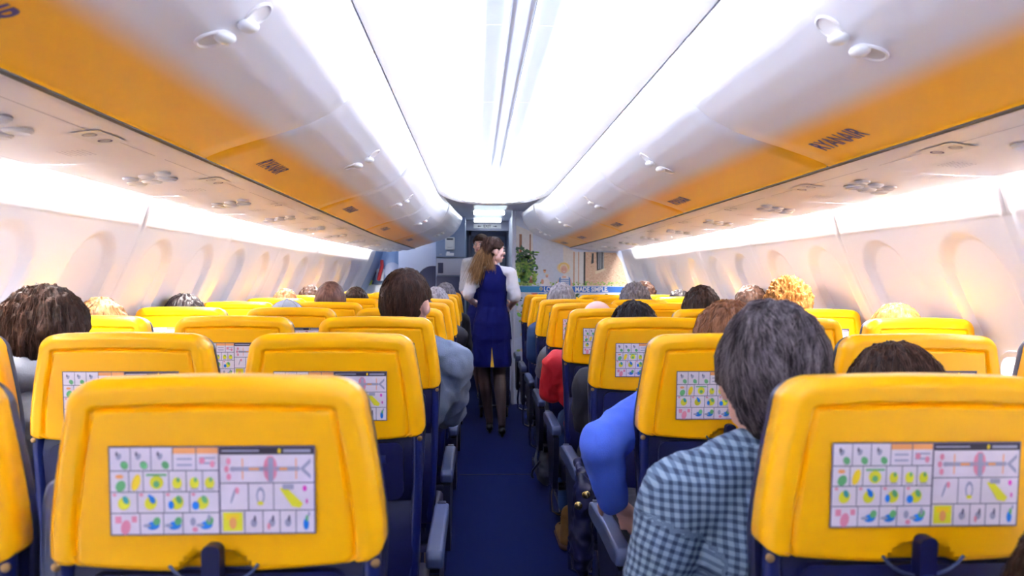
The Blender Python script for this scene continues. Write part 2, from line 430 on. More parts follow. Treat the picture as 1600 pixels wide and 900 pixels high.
def make_bin(side, ya, yb, idx):
    side_w = 'left' if side < 0 else 'right'
    ends = ('nearest the camera', 'second from camera', 'third from camera', 'fourth from camera', 'last before the galley', 'furthest behind the camera', 'second behind the camera', 'just behind the camera')
    e = empty('overhead_bin', (side * .7, (ya + yb) / 2, 1.65),
              'white overhead luggage bin with orange lower band, %s side, %s' % (side_w, ends[idx]), 'luggage bin', 'overhead bins along the %s side' % side_w)
    L = Vector(e.location)
    g = .0022; ys = [ya + g, ya + g + .004] + [ya + (yb - ya) * k / 16 for k in range(1, 16)] + [yb - g - .004, yb - g]
    nt = 60; b = MB(); rows = []; uvs = []
    for Y in ys:
        edge = .003 if Y in (ys[0], ys[-1]) else 0
        rows.append([Vector(bin_pt(side, k / nt, Y, -edge)) - L for k in range(nt + 1)])
    b.grid(rows, 'bin_door')
    # top, back and end walls of the box
    fr = MB()
    for Y in (ys[0], ys[-1]):
        ring = [Vector(bin_pt(side, k / 20, Y, -.003)) - L for k in range(21)] + [Vector((side * (1.15), Y, 1.70)) - L, Vector((side * 1.1, Y, 1.99)) - L]
        fr.add(ring, [tuple(range(len(ring)))], 'trim_white')
    for (xa, za), (xb, zb) in (((.424, 1.978), (1.1, 1.99)), ((1.1, 1.99), (1.15, 1.70)), ((1.15, 1.70), (.90, 1.634))):
        q = []
        for Y in (ys[0], ys[-1]):
            for x, z in ((xa, za), (xb, zb)):
                pl = pull(Y, side, 0 if z > 1.8 else 1) if x < 1 else 0
                q.append(Vector((side * (x - pl), Y, z)) - L)
        fr.add(q, [(0, 1, 3, 2)], 'trim_white')
    fr.build('bin_case', parent=e)
    d = b.build('bin_door', parent=e, fixn=True)
    uvl = d.data.uv_layers.new(name='UVMap'); nrow = nt + 1
    xs = [interp(BIN, k / nt)[0] for k in range(nrow)]
    for lp in d.data.loops:
        uvl.data[lp.index].uv = (xs[lp.vertex_index % nrow], 0)
    # latch: recessed cup with a pull bar
    yc = (ya + yb) / 2; la = MB()
    for sgn in (-1, 1):
        t0 = t_of_x(.575 + sgn * .042); c0 = Vector(bin_pt(side, t0, yc, 0)) - L; c1 = Vector(bin_pt(side, t0, yc, .02)) - L; ax = (c1 - c0).normalized()
        la.lathe([(.0, .0015), (.024, .0015), (.027, .004), (.030, .002), (.031, -.002)], c0, ax, 'psu_white', 24)
        t1 = t_of_x(.575 + sgn * .020); c2 = Vector(bin_pt(side, t1, yc, 0)) - L
        la.ell(c2 + ax * .008, (.019, .022, .012), 'white_plastic')
    la.build('latch', parent=d)
    # lettering
    if idx >= 0:
        tm = MB(); t0 = t_of_x(.815)
        yt = (ya + .375) if side < 0 else (yb - .235)
        vs = []
        for v in TXT[0]:
            Y = yt + (v.x if side < 0 else -v.x)
            vs.append(Vector(bin_pt(side, t0 - v.y * 1.0 / .62, Y, .0012)) - L)
        tm.add(vs, TXT[1], 'ink_navy'); tm.build('lettering', parent=d, smooth=False)
    return e
for side in (-1, 1):
    yend = 8.28 if side < 0 else YR - .004
    ys = BINY + [yend]
    for k, (a, b_) in enumerate(zip(ys, ys[1:])):
        make_bin(side, a, b_, k - 3)
    # upper rail between bin top and trough, shadow gap below painted black
    t = MB(); yy = [Y0 + (yend - Y0) * k / 60 for k in range(61)]
    t.grid([[(side * (x - pull(Y, side, 0)), Y, z) for Y in yy] for x, z in ((.430, 1.990), (.426, 1.980), (.426, 1.972), (.428, 1.968))], 'trim_white'); t.build('trim_%d' % (4 + (side > 0)), kind='structure')
    t = MB(); t.grid([[(side * (x - pull(Y, side, 1)), Y, z) for Y in yy] for x, z in ((.898, 1.640), (.898, 1.6325), (.912, 1.6315), (.918, 1.645))], 'black_rubber_gap_shade'); t.build('trim_%d' % (6 + (side > 0)), kind='structure')

# ------------------------------------------------------------------ passenger service panels
def make_psu(side, ya, yb, label, grp):
    yc = (ya + yb) / 2; L = Vector((side * 1.1, yc, 1.62)); e = empty('passenger_service_unit', L, label, 'ceiling panel', grp)
    def P(x, Y, dz=0.0):
        f = (x - .915) / (1.365 - .915); pl = pull(Y, side, 1) * (1 - f) + wall_pull(Y, side) * f
        z = 1.636 - .034 * f - .010 * math.sin(math.pi * f)
        return Vector((side * (x - pl), Y, z + dz)) - L
    b = MB(); g = .0015; ys = [ya + g] + [ya + (yb - ya) * k / 6 for k in range(1, 6)] + [yb - g]
    prof = [(.915, .02), (.915, 0), (.93, -.003)] + [(.93 + .425 * k / 10, -.003) for k in range(1, 11)] + [(1.362, .0), (1.365, .006), (1.365, .03)]
    b.grid([[P(x, Y, dz) for Y in ys] for x, dz in prof], 'psu_white'); b.build('panel', parent=e)
    for i, (x, dy) in enumerate(((1.10, -.05), (1.16, -.02), (1.22, .01))):      # reading lamps
        r = MB(); r.lathe([(.030, .0), (.030, -.004), (.024, -.009), (.019, -.006), (0, -.004)], P(x, yc + dy, -.002), (0, 0, 1), 'white_plastic', 20); r.build('reading_light', parent=e)
    for i, (x, dy) in enumerate(((1.07, -.16), (1.13, -.13), (1.19, -.10))):
        r = MB(); r.lathe([(.024, 0), (.022, -.006), (.012, -.012), (.008, -.008), (0, -.008)], P(x, yc + dy, -.003), (0, 0, 1), 'white_plastic', 20); r.build('air_nozzle', parent=e)
    s = MB(); xs, y2 = 1.0, yc + .08
    s.add([P(xs - .035, y2 - .07, -.0055), P(xs + .035, y2 - .07, -.0055), P(xs + .035, y2 + .07, -.0055), P(xs - .035, y2 + .07, -.0055)], [(0, 1, 2, 3)], 'offwhite')
    for dy in (-.035, .035):
        n = 18; vs = []
        for rr in (.012, .016):
            vs += [P(xs + rr * math.cos(2 * math.pi * k / n), y2 + dy + rr * math.sin(2 * math.pi * k / n), -.006) for k in range(n)]
        s.add(vs, [(k, (k + 1) % n, n + (k + 1) % n, n + k) for k in range(n)], 'ink_navy' if dy > 0 else 'ink_grey')
        s.add([P(xs + .010, y2 + dy - .012, -.006), P(xs + .013, y2 + dy - .009, -.006), P(xs - .010, y2 + dy + .012, -.006), P(xs - .013, y2 + dy + .009, -.006)], [(0, 1, 2, 3)], 'ink_grey')
    s.build('no_smoking_sign', parent=e, smooth=False, fixn=False)
    s = MB(); xs, y2 = 1.12, yc + .22
    for i in range(6):
        for j in range(6):
            a = P(xs + (i - 2.5) * .012, y2 + (j - 2.5) * .012, -.0052); r_ = .0035
            s.add([a + Vector((r_ * math.cos(k), r_ * math.sin(k), 0)) for k in (0, 1.26, 2.51, 3.77, 5.03)], [(0, 1, 2, 3, 4)], 'ink_grey')
    s.build('speaker_grille', parent=e, smooth=False, fixn=False)
    s = MB()
    for x in (.985, 1.31):
        s.add([P(x - .001, ya + .03, -.0045 + .0005), P(x + .001, ya + .03, -.004), P(x + .001, yb - .03, -.004), P(x - .001, yb - .03, -.004)], [(0, 1, 2, 3)], 'ink_grey')
    s.build('joint_line', parent=e, smooth=False, fixn=False)
for side in (-1, 1):      # added unseen sheet above the service panels, stops light leaking through their joints
    t = MB(); end = YL if side < 0 else YR; yy = [Y0 + (end - Y0) * k / 40 for k in range(41)]
    t.grid([[(side * (x - (pull(Y, side, 1) if x < 1.1 else wall_pull(Y, side))), Y, z) for Y in yy] for x, z in ((.915, 1.650), (1.352, 1.632), (1.352, 1.642), (.915, 1.66))], 'psu_white')
    t.build('trim_%d' % (12 + (side > 0)), kind='structure')
ORD = ['nearest', 'second', 'third', 'fourth', 'fifth', 'sixth', 'seventh', 'eighth', 'ninth', 'tenth', 'eleventh']
for side in (-1, 1):
    y = .975 - .45 - .762 * 5; k = 0; kb = 0; sw = 'left' if side < 0 else 'right'; end = YL if side < 0 else YR
    while y < end - .1:
        yb = min(y + .762, end - .003)
        if yb > 1.0:
            make_psu(side, y, yb, 'white service panel with reading lights above the %s seats, %s from camera' % (sw, ORD[k]), 'service panels over the %s seats' % sw); k += 1
        else:
            make_psu(side, y, yb, 'white service panel above the %s seats, %s of those behind the camera' % (sw, ORD[kb]), 'service panels over the %s seats' % sw); kb += 1
        y += .762
    # wall wash strips behind the panels' outer edge, one to each wall panel
    for i, s0 in enumerate(SEAM[side]):
        a, b_ = max(s0 + .05, Y0 + .02), s0 + 1.016 - .05
        if a > end - .6: continue
        b_ = min(b_, end - (.45 if side > 0 else .1)); g = MB(); yy = [a + (b_ - a) * k / 6 for k in range(7)]
        g.grid([[(side * (x - wall_pull(Y, side)), Y, z) for Y in yy] for x, z in ((1.362, 1.652), (1.388, 1.655))], 'glow_wall')
        o = g.build('wall_wash_light', fixn=False)
        nn = sum(1 for q in SEAM[side][:i] if q > .9)
        tag(o, ('warm white strip light above the %s wall, wall panel %s from the camera' % (sw, ORD[nn])) if s0 > .9 else 'warm white strip light above the %s wall, %s of those behind the camera' % (sw, ORD[i]), 'light', 'strip lights over the %s wall' % sw)

# ------------------------------------------------------------------ rear wall and front end
t = MB(); t.box(-1.75, 1.75, Y0 - .03, Y0, 0, 2.2, 'panel_lilac'); t.build('wall_rear', kind='structure')
def bulk(name, poly, y0, y1, k): b = MB(); b.prism(poly, y0, y1, k); return b.build(name, smooth=False, kind='structure')
# right bulkhead, shaped under the bin
rb = [(.27, 0), (.27, 2.03), (.45, 2.03), (.50, 1.82)] + [(.27, 0)][:0]
rb = [(.27, 0), (1.66, 0), (1.71, .3), (1.71, .7), (1.64, .95), (1.58, 1.12), (1.46, 1.38), (1.38, 1.62), (1.30, 1.85), (1.1, 2.0), (.27, 2.03)]
bulk('wall_bulkhead', rb, YR, YR + .04, 'mur_sky')
t = MB(); t.box(.235, .27, YR - .03, YR + .06, 0, 2.03, 'panel_lilac', .008); t.build('trim_10', kind='structure')
t = MB(); t.box(.27, .30, YR + .06, YEND, 0, 2.03, 'panel_lilac'); t.build('wall_corridor_right', kind='structure')
# left front: lilac partition, then the door recess beyond
bulk('wall_partition', [(-1.04, 0), (-.585, 0), (-.585, 2.03), (-1.2, 2.0), (-1.2, 1.66), (-1.04, 1.66)], 8.72, 8.76, 'panel_lilac')
t = MB(); t.box(-1.75, -.26, YEND - .02, YEND, 0, 2.03, 'door_blue'); t.build('wall_vestibule', kind='structure')
t = MB(); t.grid([[(-(x + .03 - .15), Y, z) for Y in (YL, YL + .6, YEND)] for x, z in WALL], 'door_blue'); t.build('wall_entry_left', kind='structure')
t = MB(); t.box(-1.4, .5, YEND, YEND + .04, 0, 2.1, 'door_grey'); t.build('wall_front', kind='structure')
t = MB(); t.box(.3, 1.7, YEND - .02, YEND, 0, 2.03, 'galley_grey'); t.build('wall_front_right', kind='structure')

# entry door with its slide cover, handle and red strap
dr = empty('door_1', (-1.0, 9.2, 0)); dr['kind'] = 'structure'
b = MB(); b.box(-1.60, -1.04, 9.15, 9.20, .05, 1.86, 'door_blue', .02); d = b.build('door_leaf'); d.parent = dr; d.matrix_parent_inverse = Matrix.Translation((1.0, -9.2, 0))
def sub(b, name, par=dr):
    o = b.build(name); o.parent = par; o.matrix_parent_inverse = Matrix.Translation(-Vector(par.location)); return o
b = MB(); b.box(-1.53, -1.10, 9.05, 9.15, .25, 1.23, 'offwhite', .04, 3); sub(b, 'slide_cover')
b = MB(); b.tube([(-1.27, 9.02, 1.52), (-1.265, 9.00, 1.45), (-1.29, 9.00, 1.36), (-1.31, 9.02, 1.28)], .022, 'red'); sub(b, 'red_strap')
b = MB(); b.box(-1.34, -1.25, 9.04, 9.14, 1.27, 1.42, 'white_plastic', .02); sub(b, 'door_handle')
b = MB(); b.tube([(-1.40, 9.1, 1.18), (-1.37, 9.09, 1.34), (-1.33, 9.1, 1.42)], .012, 'galley_navy'); sub(b, 'hinge_arm')
b = MB(); b.tube([(-1.43, 9.08, 1.2), (-1.40, 9.08, 1.28)], .015, 'lime'); sub(b, 'lime_tab')
b = MB(); b.lathe([(0, 0), (.085, 0), (.10, -.012), (.085, -.02)], (-1.16, 9.15, 1.40), (0, 1, 0), 'panel_lilac', 24); sub(b, 'door_window')

# navy rounded wind screen before the partition
b = MB(); pl = [(-.83, 0), (-.585, 0), (-.585, 1.45), (-.64, 1.45)] + [(-.64 - .19 * math.sin(a), 1.24 + .21 * math.cos(a)) for a in [math.pi / 2 * k / 8 for k in range(1, 9)]]
b.prism(pl, 8.64, 8.70, 'galley_navy'); o = b.build('wind_screen'); tag(o, 'dark navy wind screen with rounded top beside the grey galley cabinet', 'wind screen')

# grey stowage cabinet
cab = empty('galley_cabinet', (-.43, 8.6, 0), 'tall grey galley cabinet with dark lower door left of the corridor', 'cabinet')
LC = Vector(cab.location)
def subc(b, name, par=cab, off=LC, **k):
    o = b.build(name, **k); o.parent = par; o.matrix_parent_inverse = Matrix.Translation(-off); return o
b = MB(); b.box(-.600, -.262, 8.60, 9.9, 0, 2.02, 'galley_grey', .006); body = subc(b, 'body')
b = MB(); b.box(-.592, -.270, 8.585, 8.60, 1.345, 1.535, 'galley_light', .004); b.box(-.574, -.515, 8.578, 8.586, 1.365, 1.485, 'galley_navy', .004); subc(b, 'middle_panel')
b = MB(); b.box(-.592, -.270, 8.588, 8.60, .06, 1.33, 'galley_navy', .004); subc(b, 'lower_door')
b = MB(); b.box(-.594, -.268, 8.58, 8.60, 1.548, 1.553, 'ink_dark'); subc(b, 'joint_line')
b = MB(); b.box(-.492, -.382, 8.55, 8.60, 1.635, 1.78, 'offwhite', .012); b.box(-.475, -.40, 8.546, 8.552, 1.748, 1.765, 'ink_dark', .002); b.box(-.465, -.41, 8.546, 8.551, 1.66, 1.665, 'ink_grey'); wb = subc(b, 'wall_box')
b = MB(); b.box(-.482, -.392, 8.592, 8.60, 1.568, 1.60, 'white_plastic'); b.box(-.475, -.44, 8.592, 8.60, 1.60, 1.615, 'white_plastic'); b.box(-.56, -.53, 8.594, 8.60, 1.575, 1.59, 'galley_light'); subc(b, 'notice_label')

# EXIT header
b = MB(); b.box(-.262, .27, 9.28, 9.36, 1.905, 2.03, 'galley_light', .004); o = b.build('trim_11', kind='structure')
ex = MB(); ex.box(-.17, .175, 9.262, 9.279, 1.932, 1.988, 'offwhite', .004)
vs, fs = text_geo('EXIT', .046, .001); ex.add([(v.x, 9.2605, 1.958 + v.y) for v in vs], fs, 'ink_dark')
for s in (-1, 1): ex.add([(s * .125, 9.2605, 1.958), (s * .10, 9.2605, 1.97), (s * .10, 9.2605, 1.962), (s * .075, 9.2605, 1.962), (s * .075, 9.2605, 1.954), (s * .10, 9.2605, 1.954), (s * .10, 9.2605, 1.946)], [tuple(range(7))], 'ink_dark')
o = ex.build('exit_sign', smooth=False); tag(o, 'pale EXIT sign with two arrows over the front corridor', 'sign')
# cockpit door
ck = empty('door_2', (0, YEND - .06, 0)); ck['kind'] = 'structure'
b = MB(); b.box(-.20, .26, YEND - .06, YEND - .01, .02, 1.88, 'door_grey', .01); subc(b, 'door_leaf', ck, Vector(ck.location))
b = MB(); b.box(-.24, -.20, YEND - .09, YEND, 0, 1.95, 'galley_light', .004); b.box(-.24, .27, YEND - .09, YEND, 1.88, 1.95, 'galley_light', .004); subc(b, 'door_frame', ck, Vector(ck.location))
b = MB(); b.box(-.16, -.08, YEND - .07, YEND - .055, 1.32, 1.42, 'offwhite', .003); subc(b, 'notice_label', ck, Vector(ck.location))
# ceiling lamps of the entry
def rrect(x0, x1, y0, y1, r, n=6):
    out = []
    for cx_, cy_, a0 in ((x1 - r, y1 - r, 0), (x0 + r, y1 - r, 90), (x0 + r, y0 + r, 180), (x1 - r, y0 + r, 270)):
        for k in range(n + 1):
            a = math.radians(a0 + 90 * k / n); out.append((cx_ + r * math.cos(a), cy_ + r * math.sin(a)))
    return out
for i, (ya, yb, z) in enumerate(((6.95, 7.48, 2.002), (8.3, 8.75, 2.026))):
    b = MB(); b.prism(rrect(-.17, .17, ya, yb, .09), z - .008, z + .002, 'trim_white', 'xy'); e = b.build('ceiling_lamp')
    tag(e, ('rounded rectangular bluish ceiling lamp over the aisle, the nearer of two' if i == 0 else 'rounded rectangular bluish ceiling lamp over the aisle, the farther of two'), 'ceiling lamp', 'rounded lamps in the entry ceiling')
    b = MB(); b.prism(rrect(-.155, .155, ya + .015, yb - .015, .08), z - .010, z - .0082, 'glow_entry', 'xy'); b.build('diffuser', parent=e)
for i, (y, z) in enumerate(((7.90, 2.01), (9.05, 2.018))):
    b = MB(); b.box(-.17, .17, y - .02, y + .02, z - .02, z + .02, 'trim_white', .004); e = b.build('strip_lamp'); tag(e, 'thin bright strip lamp across the entry ceiling, %s one' % ('nearer' if i == 0 else 'farther'), 'ceiling lamp', 'strip lamps in the entry ceiling')
    b = MB(); b.box(-.16, .16, y - .023, y + .015, z - .024, z + .008, 'glow_strip'); b.build('diffuser', parent=e)

# ------------------------------------------------------------------ mural on the right bulkhead
def make_mural():
    m = MB(); yb = YR - .003; lay = [0]
    S = 1161.3
    def Q(px, py):    # printed artwork laid out in picture units of the bulkhead
        x = .245 + (px - 801) * .006665; z = 1.543 - (py - 400) * .006665
        return x, z
    def poly(pts, k, l=1):
        y = yb - .0002 * l
        m.add([(Q(*p)[0], y, Q(*p)[1]) for p in pts], [tuple(range(len(pts)))], k)
    def ell(cx_, cy_, rx, ry, k, l=1, n=14, rot=0):
        cr, sr = math.cos(rot), math.sin(rot)
        poly([(cx_ + rx * math.cos(a) * cr - ry * math.sin(a) * sr, cy_ + rx * math.cos(a) * sr + ry * math.sin(a) * cr) for a in [2 * math.pi * i / n for i in range(n)]], k, l)
    poly([(806, 352), (880, 384), (975, 392), (1006, 470), (1008, 560), (806, 560)], 'mur_sky', 1)
    poly([(806, 352), (832, 363), (834, 446), (806, 446)], 'mur_pale', 2)
    poly([(880, 384), (898, 392), (898, 446), (880, 446)], 'mur_pale', 2)
    for x0, x1, k in ((811, 815, 'mur_wood'), (827, 829, 'mur_wood'), (896, 898, 'mur_brick'), (903.5, 905, 'mur_brick'), (912, 915, 'mur_dark')):
        poly([(x0, 366 if x0 < 840 else 393), (x1, 366 if x0 < 840 else 393), (x1, 446), (x0, 446)], k, 4)
    poly([(898, 393), (916, 393), (916, 446), (898, 446)], 'mur_pale', 2)
    poly([(915, 393), (963, 394), (973, 410), (983, 446), (915, 446)], 'mur_brick_l', 3)
    rnd = random.Random(3)
    for i in range(520):
        x, y = rnd.uniform(916, 980), rnd.uniform(395, 445)
        if x > 962 + (y - 394) * .38: continue
        ww = rnd.uniform(1, 2.4); poly([(x, y), (x + ww, y - .25), (x + ww, y + .6), (x, y + .8)], rnd.choice(['mur_brick', 'mur_brick', 'mur_brick_l', 'mur_hat']), 4)
    poly([(932, 393), (944, 393), (944, 419), (933, 422)], 'mur_dark', 5)
    for x in (936, 939, 942.5): poly([(x, 393), (x + .8, 393), (x + .8, 419), (x, 420)], 'mur_white', 6)
    poly([(930, 424), (946, 418), (947, 421), (931, 428)], 'mur_hat', 6)
    poly([(925, 395), (928, 395), (928, 410), (924, 412)], 'mur_dark', 5)
    for i in range(620):     # foliage
        x = rnd.gauss(817, 9); y = rnd.gauss(423, 18)
        if not (806.5 < x < 841 and 386 < y < 446): continue
        k = rnd.choice(['mur_leaf_d'] * 3 + ['mur_leaf']) if y < 410 else rnd.choice(['mur_leaf', 'mur_leaf_l', 'mur_leaf_l', 'mur_leaf_d'])
        ell(x, y, rnd.uniform(1.8, 5.5), rnd.uniform(.8, 2.2), k, 5 + i % 5, 7, rnd.uniform(-1.4, 1.4))
    for i in range(90):
        x, y = rnd.uniform(838, 982), rnd.gauss(443, 1.6)
        if y < 446.5: ell(x, y, rnd.uniform(1, 2.4), rnd.uniform(.5, 1.2), rnd.choice(['mur_leaf', 'mur_leaf_l']), 5 + i % 5, 7, rnd.uniform(-1, 1))
    for i in range(260):
        x, y = rnd.uniform(806, 1004), rnd.uniform(457.5, 556)
        ell(x, y, rnd.uniform(1.5, 6), rnd.uniform(1, 3), rnd.choice(['mur_leaf', 'mur_leaf_l', 'mur_leaf_d', 'mur_leaf', 'mur_white', 'mur_hat']), 3 + i % 4, 7, rnd.uniform(-1, 1))
    poly([(806, 434), (812, 435), (813, 441), (806, 440)], 'mur_cyan', 12)
    for x, y, k in ((835, 458.5, 'mur_red'), (846, 459, 'mur_teal'), (825, 459, 'mur_hat')): ell(x, y, 5, 1.6, k, 13)
    # the smiling child in a straw hat and striped top, others behind
    poly([(868, 447), (873, 436), (879, 431), (887, 431), (892, 436), (896, 447)], 'mur_skin', 12)
    ell(880.8, 418, 10.5, 8.6, 'mur_hat', 12, 22); ell(880.8, 417, 8.4, 7.2, 'mur_gold', 12.4, 20); ell(881, 419.5, 6.4, 7.4, 'mur_hat', 13, 20)
    ell(881.2, 421, 5.0, 6.0, 'mur_skin', 14, 18)
    for dx in (-1.8, 2.0): ell(881.2 + dx, 419.8, .7, .4, 'mur_wood', 15, 8)
    ell(881.4, 424, 1.8, .7, 'mur_white', 15, 8)
    poly([(873, 446.5), (875.5, 432), (878, 430.5), (879, 434), (884, 434), (885.5, 430.5), (889.5, 432), (891, 446.5)], 'mur_white', 15)
    for q in (435.5, 438.3, 441.1, 443.9): poly([(874.6, q), (889.6, q), (890, q + 1.4), (874.3, q + 1.4)], 'mur_stripe', 16)
    poly([(872, 446.5), (874, 434), (876.5, 432), (875.6, 446.5)], 'mur_stripe', 16); poly([(892, 446.5), (891, 434), (888.5, 431.5), (889.8, 446.5)], 'mur_stripe', 16)
    for cx_, cy_ in ((851, 424), (854.5, 431)):
        ell(cx_, cy_, 1.9, 2.4, 'mur_skin', 13); ell(cx_, cy_ - 2, 2.6, 1.1, 'mur_hat' if cy_ > 428 else 'mur_wood', 14)
    poly([(845, 447), (848, 436), (853, 434), (858, 436), (860, 447)], 'mur_white', 12.5); ell(847.5, 440, 2.2, 4, 'mur_skin', 13)
    ell(829.5, 434, 1.6, 2.6, 'mur_skin', 13); poly([(826, 442), (828, 436), (831, 436), (833, 442)], 'mur_wood', 12.8)
    # banner
    poly([(806, 446.4), (1008, 446.4), (1008, 447.4), (806, 447.4)], 'mur_white', 17)
    poly([(806, 447), (846, 447), (846, 456.5), (806, 456.5)], 'mur_teal', 18); poly([(836, 447), (1008, 447), (1008, 456.5), (836, 456.5)], 'mur_blue', 17.5)
    poly([(806, 456.5), (1008, 456.5), (1008, 458), (806, 458)], 'mur_white', 18)
    ell(845.5, 451, 2.6, 2.8, 'mur_gold', 19); ell(845.5, 451, 1.6, 1.9, 'mur_teal', 20)
    for dx in (-.8, 0, .8): poly([(845.5 + dx - .15, 449.6), (845.5 + dx + .15, 449.6), (845.5 + dx + .15, 452.4), (845.5 + dx - .15, 452.4)], 'mur_gold', 21)
    vs, fs = text_geo('LOW FARES. MADE SIMPLE.', .066, .0022); x0 = min(v.x for v in vs); x1 = max(v.x for v in vs)
    a = Q(850, 451.9); e = Q(951, 451.9); sc = (e[0] - a[0]) / (x1 - x0)
    m.add([(a[0] + (v.x - x0) * sc, yb - .0046, a[1] + v.y * 1.0) for v in vs], fs, 'mur_white')
    o = m.build('wall_mural', smooth=False, fixn=False); tag(o, 'printed village mural with smiling child in straw hat on the right bulkhead', 'mural')
make_mural()

# ------------------------------------------------------------------ seat
def shell_hw(z):      # half width of the moulded shell at height z
    v = (z - .935) / (1.17 - .935)
    v = max(0, min(1, v)); return .2165 - .036 * v ** 1.35 - .004 * (1 - v) ** 6
def outline(z0=.935, zt=1.17, r=.040, rb=.018, grow=0.0):
    """closed outline of the shell, counter-clockwise seen from behind"""
    pts = []
    n = 24
    for k in range(n + 1):      # right side upward
        z = z0 + rb + (zt - r - z0 - rb) * k / n; pts.append((shell_hw(z), z))
    xt = shell_hw(zt - r)
    for k in range(1, 11):
        a = math.pi / 2 * k / 10; pts.append((xt - r * 1.15 + r * 1.15 * math.cos(a), zt - r + r * math.sin(a)))
    top = [(xt - r * 1.15 - (2 * (xt - r * 1.15)) * k / 12, zt + .0035 * math.sin(math.pi * k / 12)) for k in range(1, 12)]
    left = [(-x, z) for x, z in reversed(pts)]
    pts += top + left
    xb = shell_hw(z0)
    bot = []
    for k in range(1, 6):
        a = math.pi / 2 * k / 6; bot.append((-(xb - rb + rb * math.cos(a)), z0 + rb - rb * math.sin(a) - 0))
    low = [(-(xb - rb) + 2 * (xb - rb) * k / 20, z0 - .012 * math.sin(math.pi * k / 20)) for k in range(21)]
    bot2 = [(-x, z) for x, z in reversed(bot)]
    pts += bot + low + bot2
    if grow: pts = [(x * (1 + grow / .2), (z - 1.05) * (1 + grow / .12) + 1.05) for x, z in pts]
    return pts
def tilt(v):       # slight recline of the upper back
    x, y, z = v
    return (x, y - max(0, z - .75) * .055, z)
def make_shell():
    nx, nz = 96, 64; zt, z0 = 1.17, .935
    rt, k = .040, 0
    inner = outline()
    def hwz(z):
        h = shell_hw(z)
        if z > zt - rt:
            c = math.sqrt(max(0, 1 - ((z - (zt - rt)) / rt) ** 2)); h = shell_hw(zt - rt) - rt * 1.15 * (1 - c)
        if z < z0 + .018:
            c = math.sqrt(max(0, 1 - ((z0 + .018 - z) / .018) ** 2)); h = h - .018 * (1 - c)
        return h
    # distance from the top and side edges only
    segs = [p for p in inner if p[1] > z0 + .02] ; segs.sort(key=lambda p: 0)
    pts = outline(); A = np.array([p for p in pts if p[1] >= z0 + .017]);
    # order is kept: right side up, over the top, left side down
    A = np.vstack([[shell_hw(.9) , .88], A, [-shell_hw(.9), .88]])
    P0, P1 = A[:-1], A[1:]; D = P1 - P0; LL = (D ** 2).sum(1)
    def dist(x, z):
        q = np.array((x, z)); t = np.clip(((q - P0) * D).sum(1) / LL, 0, 1); return np.sqrt((((P0 + D * t[:, None]) - q) ** 2).sum(1).min())
    us = np.sin(np.linspace(-1, 1, nx + 1) * math.pi / 2 * .96) / math.sin(math.pi / 2 * .96)
    vsx = [1 - (1 - i / nz) ** 1.0 for i in range(nz + 1)]
    zz = [z0 + (zt - z0) * (math.sin(math.pi / 2 * .97 * i / nz) / math.sin(math.pi / 2 * .97)) for i in range(nz + 1)]
    rows = []
    for z in zz:
        r = []
        for u in us:
            x = u * hwz(z); zz_ = z
            bend = -.012 * max(0, math.cos(math.pi / 2 * min(1, abs(x) / .2))) * (1 - sstep(z0, z0 + .05, z)) + .0035 * math.cos(math.pi / 2 * min(1, abs(x) / .15)) * sstep(zt - .03, zt, z)
            zz_ += bend
            d = dist(x, z)
            y = 0.0
            y += .016 * (1 - min(1, d / .020)) ** 2.4
            y += .0080 * math.exp(-((d - .037) / .0030) ** 2) + .0018 * sstep(.034, .046, d)
            # notch above the latch
            if z < z0 + .045:
                nd = math.hypot(x / .052, max(0, z - (z0 - .01)) / .034); y += .016 * (1 - sstep(.84, 1.0, nd))
            r.append(tilt((x, y, zz_)))
        rows.append(r)
    b = MB(); b.grid(rows, 'shell_yellow')
    # boundary swept forward to make the cap's sides
    bd = [rows[0][j] for j in range(nx + 1)] + [rows[i][nx] for i in range(1, nz + 1)] + [rows[nz][j] for j in range(nx - 1, -1, -1)] + [rows[i][0] for i in range(nz - 1, 0, -1)]
    ring2 = [(p[0] * 1.004, p[1] * 0 + .052 - max(0, p[2] - .75) * .055 + 0 * p[1], p[2]) for p in bd]
    n = len(bd); vs = bd + ring2; b.add(vs, [(i, (i + 1) % n, n + (i + 1) % n, n + i) for i in range(n)], 'shell_yellow')
    b.add(ring2, [tuple(range(n))], 'shell_yellow')
    # faint raised plate above the card
    b.box(-.122, .122, -.0145 + .003, -.008, 1.098, 1.132, 'shell_yellow', .001, 1)
    me = b.mesh('seat_shell'); bm = bmesh.new(); bm.from_mesh(me); bmesh.ops.remove_doubles(bm, verts=bm.verts[:], dist=.00005); bmesh.ops.recalc_face_normals(bm, faces=bm.faces[:]); bm.to_mesh(me); bm.free()
    me.polygons.foreach_set('use_smooth', [True] * len(me.polygons))
    return me
